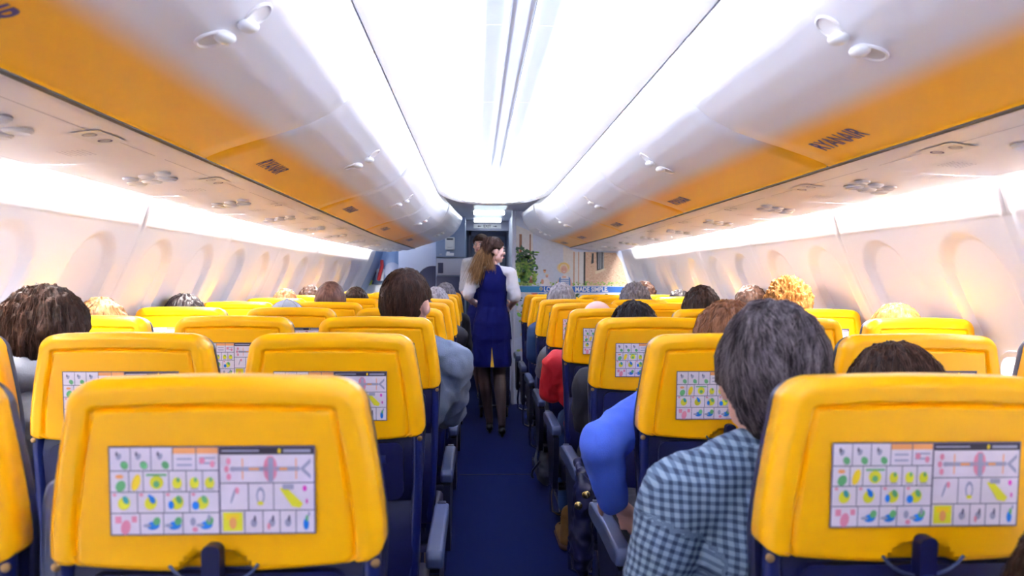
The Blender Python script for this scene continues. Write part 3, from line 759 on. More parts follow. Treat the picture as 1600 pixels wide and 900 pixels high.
def card_mesh():
    """illustrated safety card, inks laid over each other"""
    b = MB(); W, Hh = .2536, .1112
    def P(u, v, l): return tilt((-W / 2 + u * W, -.0006 - .0003 * l, .974 + (1 - v) * Hh))
    def rect(u0, v0, u1, v1, k, l): b.add([P(u0, v0, l), P(u1, v0, l), P(u1, v1, l), P(u0, v1, l)], [(0, 1, 2, 3)], k)
    def el(u, v, ru, rv, k, l, rot=0, n=10):
        b.add([P(u + ru * math.cos(a) * math.cos(rot) - rv * math.sin(a) * math.sin(rot) * .44, v + ru * math.cos(a) * math.sin(rot) * 2.27 + rv * math.sin(a) * math.cos(rot), l) for a in [2 * math.pi * i / n for i in range(n)]], [tuple(range(n))], k)
    rect(-.008, -.018, 1.008, 1.018, 'card_line', 1); rect(0, 0, 1, 1, 'card_white', 2)
    rect(.533, 0, 1, .085, 'card_head', 3); rect(.545, .03, .73, .05, 'card_grey', 4); rect(.85, .025, .985, .06, 'card_grey', 4); el(.83, .042, .008, .03, 'card_gold', 4)
    rect(.305, 0, .53, .07, 'card_orange', 3)
    def hl(v, a=0, c=.53): rect(a, v - .006, c, v + .006, 'card_line', 4)
    def vl(u, a, c): rect(u - .0022, a, u + .0022, c, 'card_line', 4)
    rect(.529, 0, .537, 1, 'card_line', 5)
    for v in (.265, .51, .755): hl(v)
    for v in (.415, .735): hl(v, .535, 1)
    for u in (.1, .2, .305, .42): vl(u, 0, .265)
    for u in (.09, .16, .285, .37, .45): vl(u, .265, .51)
    for u in (.13, .26, .385): vl(u, .51, .755)
    for u in (.14, .255, .35): vl(u, .755, 1)
    for u in (.675, .80): vl(u, .415, .735)
    for u in (.655, .745, .83, .91): vl(u, .735, 1)
    rn = random.Random(5)
    for u in (.055, .15, .255): el(u + .015, .20, .018, .05, 'card_green', 5, -.5); el(u - .01, .10, .012, .04, 'card_grey', 5, .4); el(u - .02, .07, .006, .03, 'card_line', 6)
    for q in (0, 1): rect(.325, .12 + q * .07, .40, .14 + q * .07, 'card_grey', 5); rect(.435, .11 + q * .06, .515, .13 + q * .06, 'card_grey', 5)
    el(.45, .15, .015, .04, 'card_pink', 6); el(.50, .19, .012, .04, 'card_pink', 6)
    el(.05, .44, .024, .07, 'card_green', 5, .5); el(.045, .33, .02, .025, 'card_orange', 5); el(.125, .40, .02, .10, 'card_gold', 5, .3)
    rect(.175, .30, .275, .325, 'card_green', 5); el(.225, .40, .034, .08, 'card_yellow', 5); el(.225, .42, .016, .04, 'card_green', 6)
    for u in (.325, .41, .485): el(u, .41, .024, .07, 'card_yellow', 5); el(u + .006, .37, .008, .03, 'card_green', 6); rect(u - .02, .47, u + .02, .485, 'card_grey', 6)
    for u, c1 in ((.065, 'card_teal'), (.195, 'card_blue'), (.325, 'card_green'), (.45, 'card_green')):
        el(u, .64, .030, .08, 'card_yellow', 5, .4); el(u + .008, .60, .014, .05, c1, 6, -.4); el(u - .045, .54, .010, .018, 'card_pink', 6)
    el(.295, .66, .014, .05, 'card_blue', 7); el(.415, .67, .018, .05, 'card_blue', 7); el(.19, .555, .008, .02, 'card_blue', 7)
    rect(.02, .79, .05, .87, 'card_pink', 5); rect(.10, .79, .125, .86, 'card_pink', 5); el(.07, .92, .024, .09, 'card_pink', 5, .2)
    for u in (.205, .31, .465): el(u, .90, .032, .05, 'card_blue', 5, -.2); el(u + .018, .85, .018, .05, 'card_green', 6, .3); el(u - .03, .90, .020, .02, 'card_grey', 6)
    el(.40, .86, .014, .05, 'card_grey', 5); el(.41, .95, .014, .03, 'card_pink', 6); el(.48, .82, .008, .05, 'card_grey', 7)
    # aircraft plan
    rect(.60, .225, .93, .275, 'card_grey', 5); el(.785, .25, .035, .155, 'card_pink', 5); rect(.775, .12, .80, .40, 'card_grey', 6); el(.60, .25, .015, .03, 'card_grey', 6)
    rect(.68, .235, .73, .265, 'card_orange', 7); rect(.83, .235, .87, .265, 'card_orange', 7)
    b.add([P(.93, .25, 6), P(.985, .13, 6), P(.985, .18, 6), P(.955, .25, 6), P(.985, .32, 6), P(.985, .37, 6)], [tuple(range(6))], 'card_grey')
    for u, v in ((.58, .16), (.57, .25), (.58, .34)): el(u, v, .012, .04, 'card_pink', 6)
    for u in (.645, .91): rect(u, .13, u + .006, .37, 'card_orange', 5)
    el(.60, .56, .006, .10, 'card_grey', 5, .3); el(.62, .50, .01, .04, 'card_pink', 6); el(.735, .56, .022, .10, 'card_grey', 5); el(.735, .57, .014, .07, 'card_white', 6); el(.735, .65, .016, .025, 'card_yellow', 7)
    b.add([P(.83, .48, 5), P(.86, .46, 5), P(.945, .66, 5), P(.93, .71, 5), P(.89, .69, 5)], [(0, 1, 2, 3, 4)], 'card_yellow'); rect(.845, .43, .90, .49, 'card_grey', 6)
    el(.955, .48, .010, .035, 'card_mag', 6); el(.965, .63, .006, .03, 'card_mag', 6)
    rect(.548, .755, .645, .975, 'card_yellow', 5); rect(.562, .775, .63, .84, 'card_gold', 6); el(.597, .88, .018, .07, 'card_orange', 6)
    for u in (.70, .79, .87): el(u, .88, .016, .05, 'card_grey', 5); el(u + .006, .83, .006, .04, 'card_line', 6)
    el(.775, .92, .008, .04, 'card_pink', 7); el(.96, .90, .014, .07, 'card_blue', 5); el(.965, .83, .008, .04, 'card_green', 6); el(.975, .78, .006, .03, 'card_grey', 6)
    return b.mesh('safety_card', smooth=False, fixn=False)

def extr_outline(pts, y0, y1, k, b, bev=.012, tl=True):
    """pillow-edged slab from an outline (x,z)"""
    n = len(pts); cx_ = sum(p[0] for p in pts) / n; cz = sum(p[1] for p in pts) / n
    def ring(ins, y): return [(tilt if tl else (lambda q: q))((cx_ + (x - cx_) * (1 - ins / .2), y, cz + (z - cz) * (1 - ins / .12))) for x, z in pts]
    rr = [ring(bev, y0), ring(bev * .3, y0 + bev * .3), ring(0, y0 + bev), ring(0, y1 - bev), ring(bev * .3, y1 - bev * .3), ring(bev, y1)]
    base = [q for r in rr for q in r]
    fs = [(i * n + j, i * n + (j + 1) % n, (i + 1) * n + (j + 1) % n, (i + 1) * n + j) for i in range(5) for j in range(n)]
    fs += [tuple(range(n - 1, -1, -1)), tuple(range(5 * n, 6 * n))]
    b.add(base, fs, k)
SEATPARTS = {}
def make_seat():
    root = empty('aircraft_seat', (0, 0, 0))
    o = bpy.data.objects.new('seat_shell', make_shell()); col.objects.link(o); o.parent = root; o['label'] = 'glossy yellow moulded backrest shell'
    o = bpy.data.objects.new('safety_card', card_mesh()); col.objects.link(o); o.parent = root; o['label'] = 'printed safety card with small coloured pictures'
    # front cushion: navy leather, edge just shows past the shell
    b = MB(); pl = [(x * 1.006, z - .003) for x, z in outline() if z > .95]; pl = pl + [(-.205, .80), (-.195, .50), (-.19, .46), (.19, .46), (.195, .50), (.205, .80)]
    n = len(pl); R1 = []
    for ins, y in ((.004, .050), (0, .054), (0, .066), (.006, .078), (.02, .092), (.05, .104)):
        R1.append([tilt((x * (1 - ins / .21), y + .015 * math.exp(-((z - .62) / .16) ** 2) * (y > .06), .8 + (z - .8) * (1 - ins / .38))) for x, z in pl])
    b.add([q for r in R1 for q in r], [(i * n + j, i * n + (j + 1) % n, (i + 1) * n + (j + 1) % n, (i + 1) * n + j) for i in range(5) for j in range(n)] + [tuple(range(n - 1, -1, -1)), tuple(range(5 * n, 6 * n))], 'navy_leather')
    b.build('backrest_cushion', parent=root)
    # rear structure under the shell
    b = MB(); rows = []
    for z, y, hw in ((.945, .040, .196), (.928, .020, .197), (.90, .014, .198), (.80, .020, .196), (.775, .030, .194), (.755, .022, .192), (.72, .012, .190), (.64, .008, .186), (.56, .018, .180), (.48, .045, .172), (.44, .07, .165)):
        rows.append([tilt((hw * u, y, z)) for u in (-1, -.97, -.9, -.5, 0, .5, .9, .97, 1)])
    b.grid(rows, 'navy_plastic'); b.grid([[(q[0], .085 - max(0, q[2] - .75) * .055, q[2]) for q in r] for r in rows], 'navy_plastic')
    for s in (0, -1): b.grid([[r[s] for r in rows], [(r[s][0], .085 - max(0, r[s][2] - .75) * .055, r[s][2]) for r in rows]], 'navy_plastic')
    b.build('back_panel', parent=root)
    b = MB(); b.prism(rrect(-.165, .165, .785, .919, .02), .003, .018, 'navy_plastic'); b.v = [tilt(v) for v in b.v]; tr = b.build('tray_table', parent=root)
    b = MB(); b.box(.07, .125, .000, .004, .872, .89, 'post_blue', .001); b.box(.075, .10, -.001, .002, .877, .886, 'ink_grey'); b.v = [tilt(v) for v in b.v]; b.build('tray_plate', parent=tr)
    b = MB(); b.prism(rrect(-.0115, .0115, .893, .962, .009), -.016, .004, 'navy_plastic'); b.box(-.008, .008, -.019, -.014, .905, .912, 'post_blue', .002); b.v = [tilt(v) for v in b.v]; b.build('tray_latch', parent=tr)
    b = MB(); b.tube([tilt((.063 * math.sin(a), -.004, .958 - .052 * math.cos(a))) for a in [math.radians(-62 + 124 * k / 16) for k in range(17)]], .0022, 'arm_slate', 8); b.build('tray_rim', parent=tr)
    for s in (-1, 1):
        b = MB(); b.tube([tilt((s * x, y, z)) for x, y, z in ((.196, .022, .955), (.197, .020, .90), (.195, .024, .8), (.192, .02, .7), (.186, .022, .6), (.178, .045, .5), (.17, .09, .42))], .0125, 'post_blue', 12); b.build('side_post', parent=root)
        b = MB(); b.lathe([(.006, 0), (.006, .004), (.003, .0055), (0, .0055)], tilt((s * .203, .012, .928)), (0, -1, 0), 'screw_brown', 12); b.build('screw', parent=root)
    b = MB(); b.box(-.21, .21, .085, .50, .37, .455, 'navy_leather', .03, 4); b.build('seat_cushion', parent=root)
    b = MB(); b.box(-.19, .19, .09, .46, .345, .372, 'arm_dark', .006); b.tube([(-.21, .20, .33), (.21, .20, .33)], .018, 'arm_dark'); b.tube([(-.21, .42, .33), (.21, .42, .33)], .018, 'arm_dark'); fr = b.build('seat_frame', parent=root)
    for s in (-1, 1):
        b = MB(); x = s * .12
        b.tube([(x, .20, .33), (x, .13, .15), (x, .10, .012)], .013, 'chrome'); b.tube([(x, .42, .33), (x, .42, .15), (x, .44, .012)], .013, 'chrome'); b.tube([(x, .10, .012), (x, .44, .012)], .009, 'chrome'); b.tube([(x, .11, .05), (x, .42, .30)], .008, 'chrome')
        b.build('leg', parent=root)
    b = MB(); b.tube([(-.2, .47, .34), (-.212, .52, .20), (-.205, .54, .11), (-.17, .545, .09), (.17, .545, .09), (.205, .54, .11), (.212, .52, .20), (.2, .47, .34)], .010, 'chrome', 10); b.build('baggage_bar', parent=root)
    b = MB(); b.box(-.10, .10, .24, .40, .24, .32, 'arm_dark', .02, 3); b.build('life_vest_pouch', parent=root)
    return root
def armrest(root, s, raised=False):
    b = MB(); x = s * .2343; w_ = .021
    if not raised:
        pl = [(.055, .598), (.050, .625), (.062, .641), (.25, .645), (.44, .640), (.492, .628), (.508, .606), (.50, .585), (.44, .583), (.30, .590), (.12, .588)]
        b.prism(pl, x - w_, x + w_, 'arm_slate', 'yz'); a = b.build('armrest', parent=root)
        bv = a.modifiers.new('bevel', 'BEVEL'); bv.width = .008; bv.segments = 3; bv.limit_method = 'ANGLE'
        c_ = MB(); c_.prism([(.06, .587), (.40, .585), (.36, .50), (.30, .42), (.28, .34), (.12, .34), (.07, .46)], x - .012, x + .012, 'arm_dark', 'yz'); q = c_.build('armrest_panel', parent=a)
        c_ = MB(); c_.box(x - .012, x + .012, .455, .48, .6325, .6385, 'arm_dark', .002); c_.build('recline_button', parent=a)
    else:
        pl = [(.075, .60), (.055, .62), (.052, .80), (.056, .99), (.068, 1.018), (.098, 1.020), (.112, 1.0), (.112, .80), (.118, .62)]
        b.prism(pl, x - w_, x + w_, 'arm_slate_lit', 'yz'); a = b.build('armrest', parent=root); a['label'] = 'slate blue armrest folded up'
        bv = a.modifiers.new('bevel', 'BEVEL'); bv.width = .008; bv.segments = 3; bv.limit_method = 'ANGLE'
        c_ = MB(); c_.prism([(.06, .60), (.14, .60), (.20, .34), (.10, .34)], x - .012, x + .012, 'arm_dark', 'yz'); c_.build('armrest_panel', parent=a)
    return a
SEAT0 = make_seat(); ARM = {}
D0, PITCH, SEAT_A, SEAT_S = .975, .762, .4657, .4687
PL = ['aisle', 'middle', 'window']
ROWN = ['nearest', 'second nearest', 'third', 'fourth', 'fifth', 'sixth', 'seventh', 'eighth', 'ninth']
seat_list = []
for side in (-1, 1):
    for r in range(0, 9 if side < 0 else 8):
        for c_ in range(3):
            if r == 0 and c_ == 2: continue
            seat_list.append((side, r, c_))
seat_list.append((1, -1, 0))
OCC = {}
first = True
for side, r, c_ in seat_list:
    s = SEAT0 if first else copy_tree(SEAT0_PROTO)
    if first:
        SEAT0_PROTO = copy_tree(SEAT0)        # keep a clean source without armrests
        first = False
    s.location = (side * (SEAT_A + c_ * SEAT_S), D0 + r * PITCH, 0)
    sw = 'left' if side < 0 else 'right'
    if r < 0: lab = 'yellow backed navy seat right of the camera, behind all other rows'
    else: lab = 'yellow backed navy %s seat left of the aisle, %s row from camera' % (PL[c_], ROWN[r]) if side < 0 else 'yellow backed navy %s seat right of the aisle, %s row from camera' % (PL[c_], ROWN[r])
    if (side, r, c_) == (-1, 0, 0): lab = 'large yellow seat back nearest the camera, left of the aisle, card fully visible'
    if (side, r, c_) == (1, 0, 0): lab = 'large yellow seat back right of the aisle, behind the man in checked shirt'
    if (side, r, c_) == (-1, 0, 1): lab = 'yellow seat back cut off by the left edge of the photo, nearest row'
    tag(s, lab, 'seat', 'seats %s of the aisle' % sw)
    key = (-side, (side, r, c_) == (-1, 0, 0))
    if -side not in ARM: ARM[-side] = armrest(s, -side)
    else:
        a = copy_tree(ARM[-side], s)
    if c_ == 2:
        if side not in ARM: ARM[side] = armrest(s, side)
        else: copy_tree(ARM[side], s)
    OCC[(side, r, c_)] = s
def drop(o):
    for ch in list(o.children): drop(ch)
    bpy.data.objects.remove(o)
# the middle seat's aisle-side armrest of the nearest left row is folded up
m_ = OCC[(-1, 0, 1)]
for ch in list(m_.children):
    if ch.name.startswith('armrest'): drop(ch)
armrest(m_, 1, True)
drop(SEAT0_PROTO)

# ------------------------------------------------------------------ people
def cap_geo(A, ra, B, rb, n=14, m=4, flat=None):
    """closed tapered capsule; flat=(axis, factor) squashes it"""
    A = Vector(A); B = Vector(B); t = (B - A); L = t.length; t = t / L if L > 1e-6 else Vector((0, 0, 1))
    a = Vector((0, 0, 1)) if abs(t.z) < .9 else Vector((1, 0, 0)); u = t.cross(a).normalized(); q = t.cross(u); vs = []; rings = 0
    for i in range(m + 1):
        th = math.pi / 2 * (1 - i / m)
        rr = ra * math.cos(th) + 1e-5; c0 = A - t * ra * math.sin(th)
        vs += [c0 + (u * math.cos(2 * math.pi * j / n) + q * math.sin(2 * math.pi * j / n)) * rr for j in range(n)]; rings += 1
    for i in range(m + 1):
        th = math.pi / 2 * i / m; rr = rb * math.cos(th) + 1e-5; c0 = B + t * rb * math.sin(th)
        vs += [c0 + (u * math.cos(2 * math.pi * j / n) + q * math.sin(2 * math.pi * j / n)) * rr for j in range(n)]; rings += 1
    if flat:
        ax, f = Vector(flat[0]).normalized(), flat[1]; c0 = (A + B) / 2
        vs = [v - ax * ((v - A.lerp(B, max(0, min(1, (v - A).dot(t) / max(L, 1e-6))))).dot(ax)) * (1 - f) for v in vs]
    fs = [(i * n + j, i * n + (j + 1) % n, (i + 1) * n + (j + 1) % n, (i + 1) * n + j) for i in range(rings - 1) for j in range(n)]
    fs += [tuple(range(n - 1, -1, -1)), tuple(range((rings - 1) * n, rings * n))]
    return vs, fs
def blob(parts, voxel, smooth, name, material, wrinkle=0.0, wscale=9.0, cut=None, seed=0):
    """union of closed shapes grown into one continuous surface"""
    b = MB()
    for p in parts:
        if p[0] == 'c': vs, fs = cap_geo(*p[1:]); b.add(vs, fs, material)
        elif p[0] == 'e': b.ell(p[1], p[2], material, rot=p[3] if len(p) > 3 else None)
    me = b.mesh(name, smooth=False, fixn=True); ob = bpy.data.objects.new('tmp', me); col.objects.link(ob)
    md = ob.modifiers.new('r', 'REMESH'); md.mode = 'VOXEL'; md.voxel_size = voxel; md.use_smooth_shade = True
    if smooth: ms = ob.modifiers.new('s', 'SMOOTH'); ms.factor = .5; ms.iterations = smooth
    dg = bpy.context.evaluated_depsgraph_get(); out = bpy.data.meshes.new_from_object(ob.evaluated_get(dg)); out.name = name
    bpy.data.objects.remove(ob); bpy.data.meshes.remove(me)
    if wrinkle:
        N = [v.normal.copy() for v in out.vertices]
        for v, nn in zip(out.vertices, N):
            p = v.co * wscale + Vector((seed * 3.1, seed, 0)); k = 1 - abs(noise.noise(p)) * 2
            k2 = noise.noise(p * 2.3 + Vector((5, 1, 2)))
            v.co += nn * wrinkle * (k * k * .9 + k2 * .6 - .4)
    if cut:
        bm = bmesh.new(); bm.from_mesh(out)
        for co, no in cut: bmesh.ops.bisect_plane(bm, geom=bm.verts[:] + bm.edges[:] + bm.faces[:], plane_co=co, plane_no=no, clear_outer=True)
        bm.to_mesh(out); bm.free()
    out.materials.clear(); out.materials.append(M[material])
    out.polygons.foreach_set('use_smooth', [True] * len(out.polygons))
    return out
def place(me, name, root):
    o = bpy.data.objects.new(name, me); col.objects.link(o); o.parent = root
    for v in me.vertices: v.co -= root.location
    return o
def hand_parts(W, D, N, S, curl=.5, sc=1.0, r=.0082):
    """palm, four fingers and a thumb; D along the hand, N palm side, S towards the thumb"""
    W, D, N, S = Vector(W), Vector(D).normalized(), Vector(N).normalized(), Vector(S).normalized(); out = []
    rot = Matrix((S, D, N)).transposed()
    out.append(('e', W + D * .048 * sc, (.040 * sc, .052 * sc, .0155 * sc), rot)); out.append(('c', W - D * .02, .025 * sc, W + D * .03 * sc, .024 * sc))
    for i, (s_, ln) in enumerate(((.030, .066), (.010, .075), (-.010, .070), (-.029, .054))):
        a = W + D * (.083 - abs(i - 1.3) * .004) * sc + S * s_ * sc; c1 = curl * .9; d1 = (D * math.cos(c1) + N * math.sin(c1)).normalized(); d2 = (D * math.cos(c1 * 2.1) + N * math.sin(c1 * 2.1)).normalized()
        k1 = a + d1 * ln * .52 * sc; k2 = k1 + d2 * ln * .48 * sc
        out += [('c', W + D * .05 * sc + S * s_ * .8 * sc, r * 1.1, a, r * 1.05, 8, 3), ('c', a, r * 1.05, k1, r * .95, 8, 3), ('c', k1, r * .95, k2, r * .8, 8, 3)]
    t0 = W + D * .022 * sc + S * .028 * sc; t1 = t0 + (D * .55 + S * .75 + N * .2).normalized() * .038 * sc; t2 = t1 + (D * .85 + S * .25 + N * .4).normalized() * .034 * sc
    out += [('c', t0, .012 * sc, t1, .0098 * sc, 8, 3), ('c', t1, .0098 * sc, t2, .0082 * sc, 8, 3)]
    return out
def head_parts(C, rot, s=1.0):
    """skull, jaw, nose, ears, lips; face looks along +Y of rot"""
    C = Vector(C); P = lambda x, y, z: C + rot @ Vector((x * s, y * s, z * s)); E = lambda x, y, z, a, b, c: ('e', P(x, y, z), (a * s, b * s, c * s), rot)
    out = [E(0, -.008, .022, .076, .094, .088), E(0, .030, -.012, .062, .062, .082), E(0, .038, -.062, .047, .046, .044), E(0, .066, -.085, .020, .018, .018),
           ('c', P(0, .086, .012), .010 * s, P(0, .104, -.022), .0125 * s, 8, 3), E(0, .080, -.056, .022, .014, .009), E(0, .082, .030, .045, .012, .010)]
    for q in (-1, 1):
        out += [E(q * .079, -.002, -.012, .009, .020, .032), E(q * .040, .062, -.022, .026, .022, .024), E(q * .016, .092, -.024, .009, .010, .008), E(q * .055, .01, -.055, .014, .03, .03)]
    return out
def face_bits(C, rot, root, lipc='lips', s=1.0):
    C = Vector(C); P = lambda x, y, z: C + rot @ Vector((x * s, y * s, z * s)) - root.location
    for q in (-1, 1):
        b = MB(); b.ell(P(q * .031, .080, .006), (.0125 * s,) * 3, 'eye_white', 12, 8); b.ell(P(q * .032, .0895, .006), (.006 * s, .0045 * s, .006 * s), 'iris_dark', 10, 6, rot); b.build('eye', parent=root)
        b = MB(); b.tube([P(q * .018, .098, .026), P(q * .034, .094, .031), P(q * .052, .080, .026)], .003 * s, 'iris_dark', 6); b.build('eyebrow', parent=root)
    b = MB(); b.ell(P(0, .094, -.053), (.022 * s, .006 * s, .0045 * s), lipc, 14, 6, rot); b.ell(P(0, .092, -.061), (.019 * s, .007 * s, .005 * s), lipc, 14, 6, rot); b.build('lips', parent=root)
def hair_mesh(C, rot, key, name='hair', s=1.0, thick=.016, front=.30, sidez=-.05, back=-.55, rough=.004, strands=0, slen=.06, seed=0, nu=120, nv=80, freq=26, srad=.0009, curl=0.0, flat_top=0.0):
    """closed cap that rises from under the skin along the hairline, with strands combed over it"""
    rnd = random.Random(seed); C = Vector(C); rx, ry, rz = .0775 * s, .101 * s, .108 * s; cen = Vector((0, -.008, .006)) * s
    def line(ph):      # hairline height by direction, ph=0 at the face
        c = math.cos(ph); 
        if c > 0: return sidez + (front - sidez) * sstep(.35, .85, c)
        return sidez + (back - sidez) * sstep(.1, .8, -c)
    def surf(th, ph, extra=0.0, raw=False):
        d = Vector((math.sin(th) * math.sin(ph), math.sin(th) * math.cos(ph), math.cos(th)))
        h = sstep(-.06, .12, d.z - line(ph)); base = Vector((d.x * rx, d.y * ry, d.z * rz))
        # nape fills in towards the neck
        tk = thick * (1 + .25 * max(0, d.z)) * (1 - flat_top * max(0, d.z))
        nz = noise.noise(Vector((d.x * freq * .3 + seed, d.y * freq * .3, d.z * 3))) * rough * 2.2 + noise.noise(Vector((d.x * freq + seed, d.y * freq, d.z * 7))) * rough
        off = -.010 * s * (1 - h) + h * (tk + (nz if not raw else nz * .7)) * s
        return cen + base + d * (off + extra), h, d
    b = MB(); rows = []
    for i in range(nv + 1):
        th = math.pi * (i + .001) / (nv + .002); rows.append([C + rot @ surf(th, 2 * math.pi * j / nu)[0] for j in range(nu + 1)])
    b.grid(rows, key); nbase = len(b.v); tones = [0.0] * nbase
    made = 0; tries = 0
    while made < strands and tries < strands * 4:
        tries += 1; th = math.acos(1 - 2 * rnd.random()); ph = rnd.uniform(0, 2 * math.pi)
        if surf(th, ph)[1] < .6: continue
        made += 1; pts = []; ln = slen * rnd.uniform(.6, 1.3) * s; n = 6; tone = rnd.uniform(-.25, .35); lift = rnd.uniform(-.001, .0035); sw = rnd.uniform(-.35, .35) + curl * math.sin(ph * 3)
        a0, p0 = th, ph
        for k in range(n):
            p, h, d = surf(min(a0, 3.0), p0, lift * math.sin(math.pi * min(1, (k + 1) / n)) - (.002 if k == 0 else 0), True)
            if h < .25: p = cen + (p - cen) * 1.0
            pts.append(C + rot @ p); st = ln / n / .09; a0 += st * math.cos(sw); p0 += st * math.sin(sw) / max(.25, math.sin(a0)); sw += rnd.uniform(-.15, .15)
        nb = len(b.v); b.tube(pts, srad * s * rnd.uniform(.7, 1.5), key, 3, False, srad * .25 * s); tones += [tone] * (len(b.v) - nb)
    me = b.mesh(name, fixn=False); at = me.attributes.new('tone', 'FLOAT', 'POINT'); at.data.foreach_set('value', tones)
    me.polygons.foreach_set('use_smooth', [True] * len(me.polygons))
    return me
def arm_uv(me, bones, root):
    """cloth coordinates: along and around each sleeve, flat across the torso"""
    uvl = me.uv_layers.new(name='UVMap'); vid = [None] * len(me.vertices)
    for i, v in enumerate(me.vertices):
        p = v.co; best = None
        for A, B, r, kind in bones:
            A = Vector(A); B = Vector(B); t = (B - A); L = t.length; k = max(0, min(1, (p - A).dot(t) / L / L)); d = (p - (A + t * k)).length - r
            if best is None or d < best[0]: best = (d, A, B, t / L, L, k, kind)
        _, A, B, t, L, k, kind = best
        if kind == 'torso': vid[i] = (p.x, p.z)
        else:
            a = Vector((0, 1, 0)); u = t.cross(a).normalized(); q = t.cross(u); w_ = p - A; an = math.atan2(w_.dot(q), w_.dot(u)); vid[i] = (an * .052, (p - A).dot(t))
    for lp in me.loops: uvl.data[lp.index].uv = vid[lp.vertex_index]

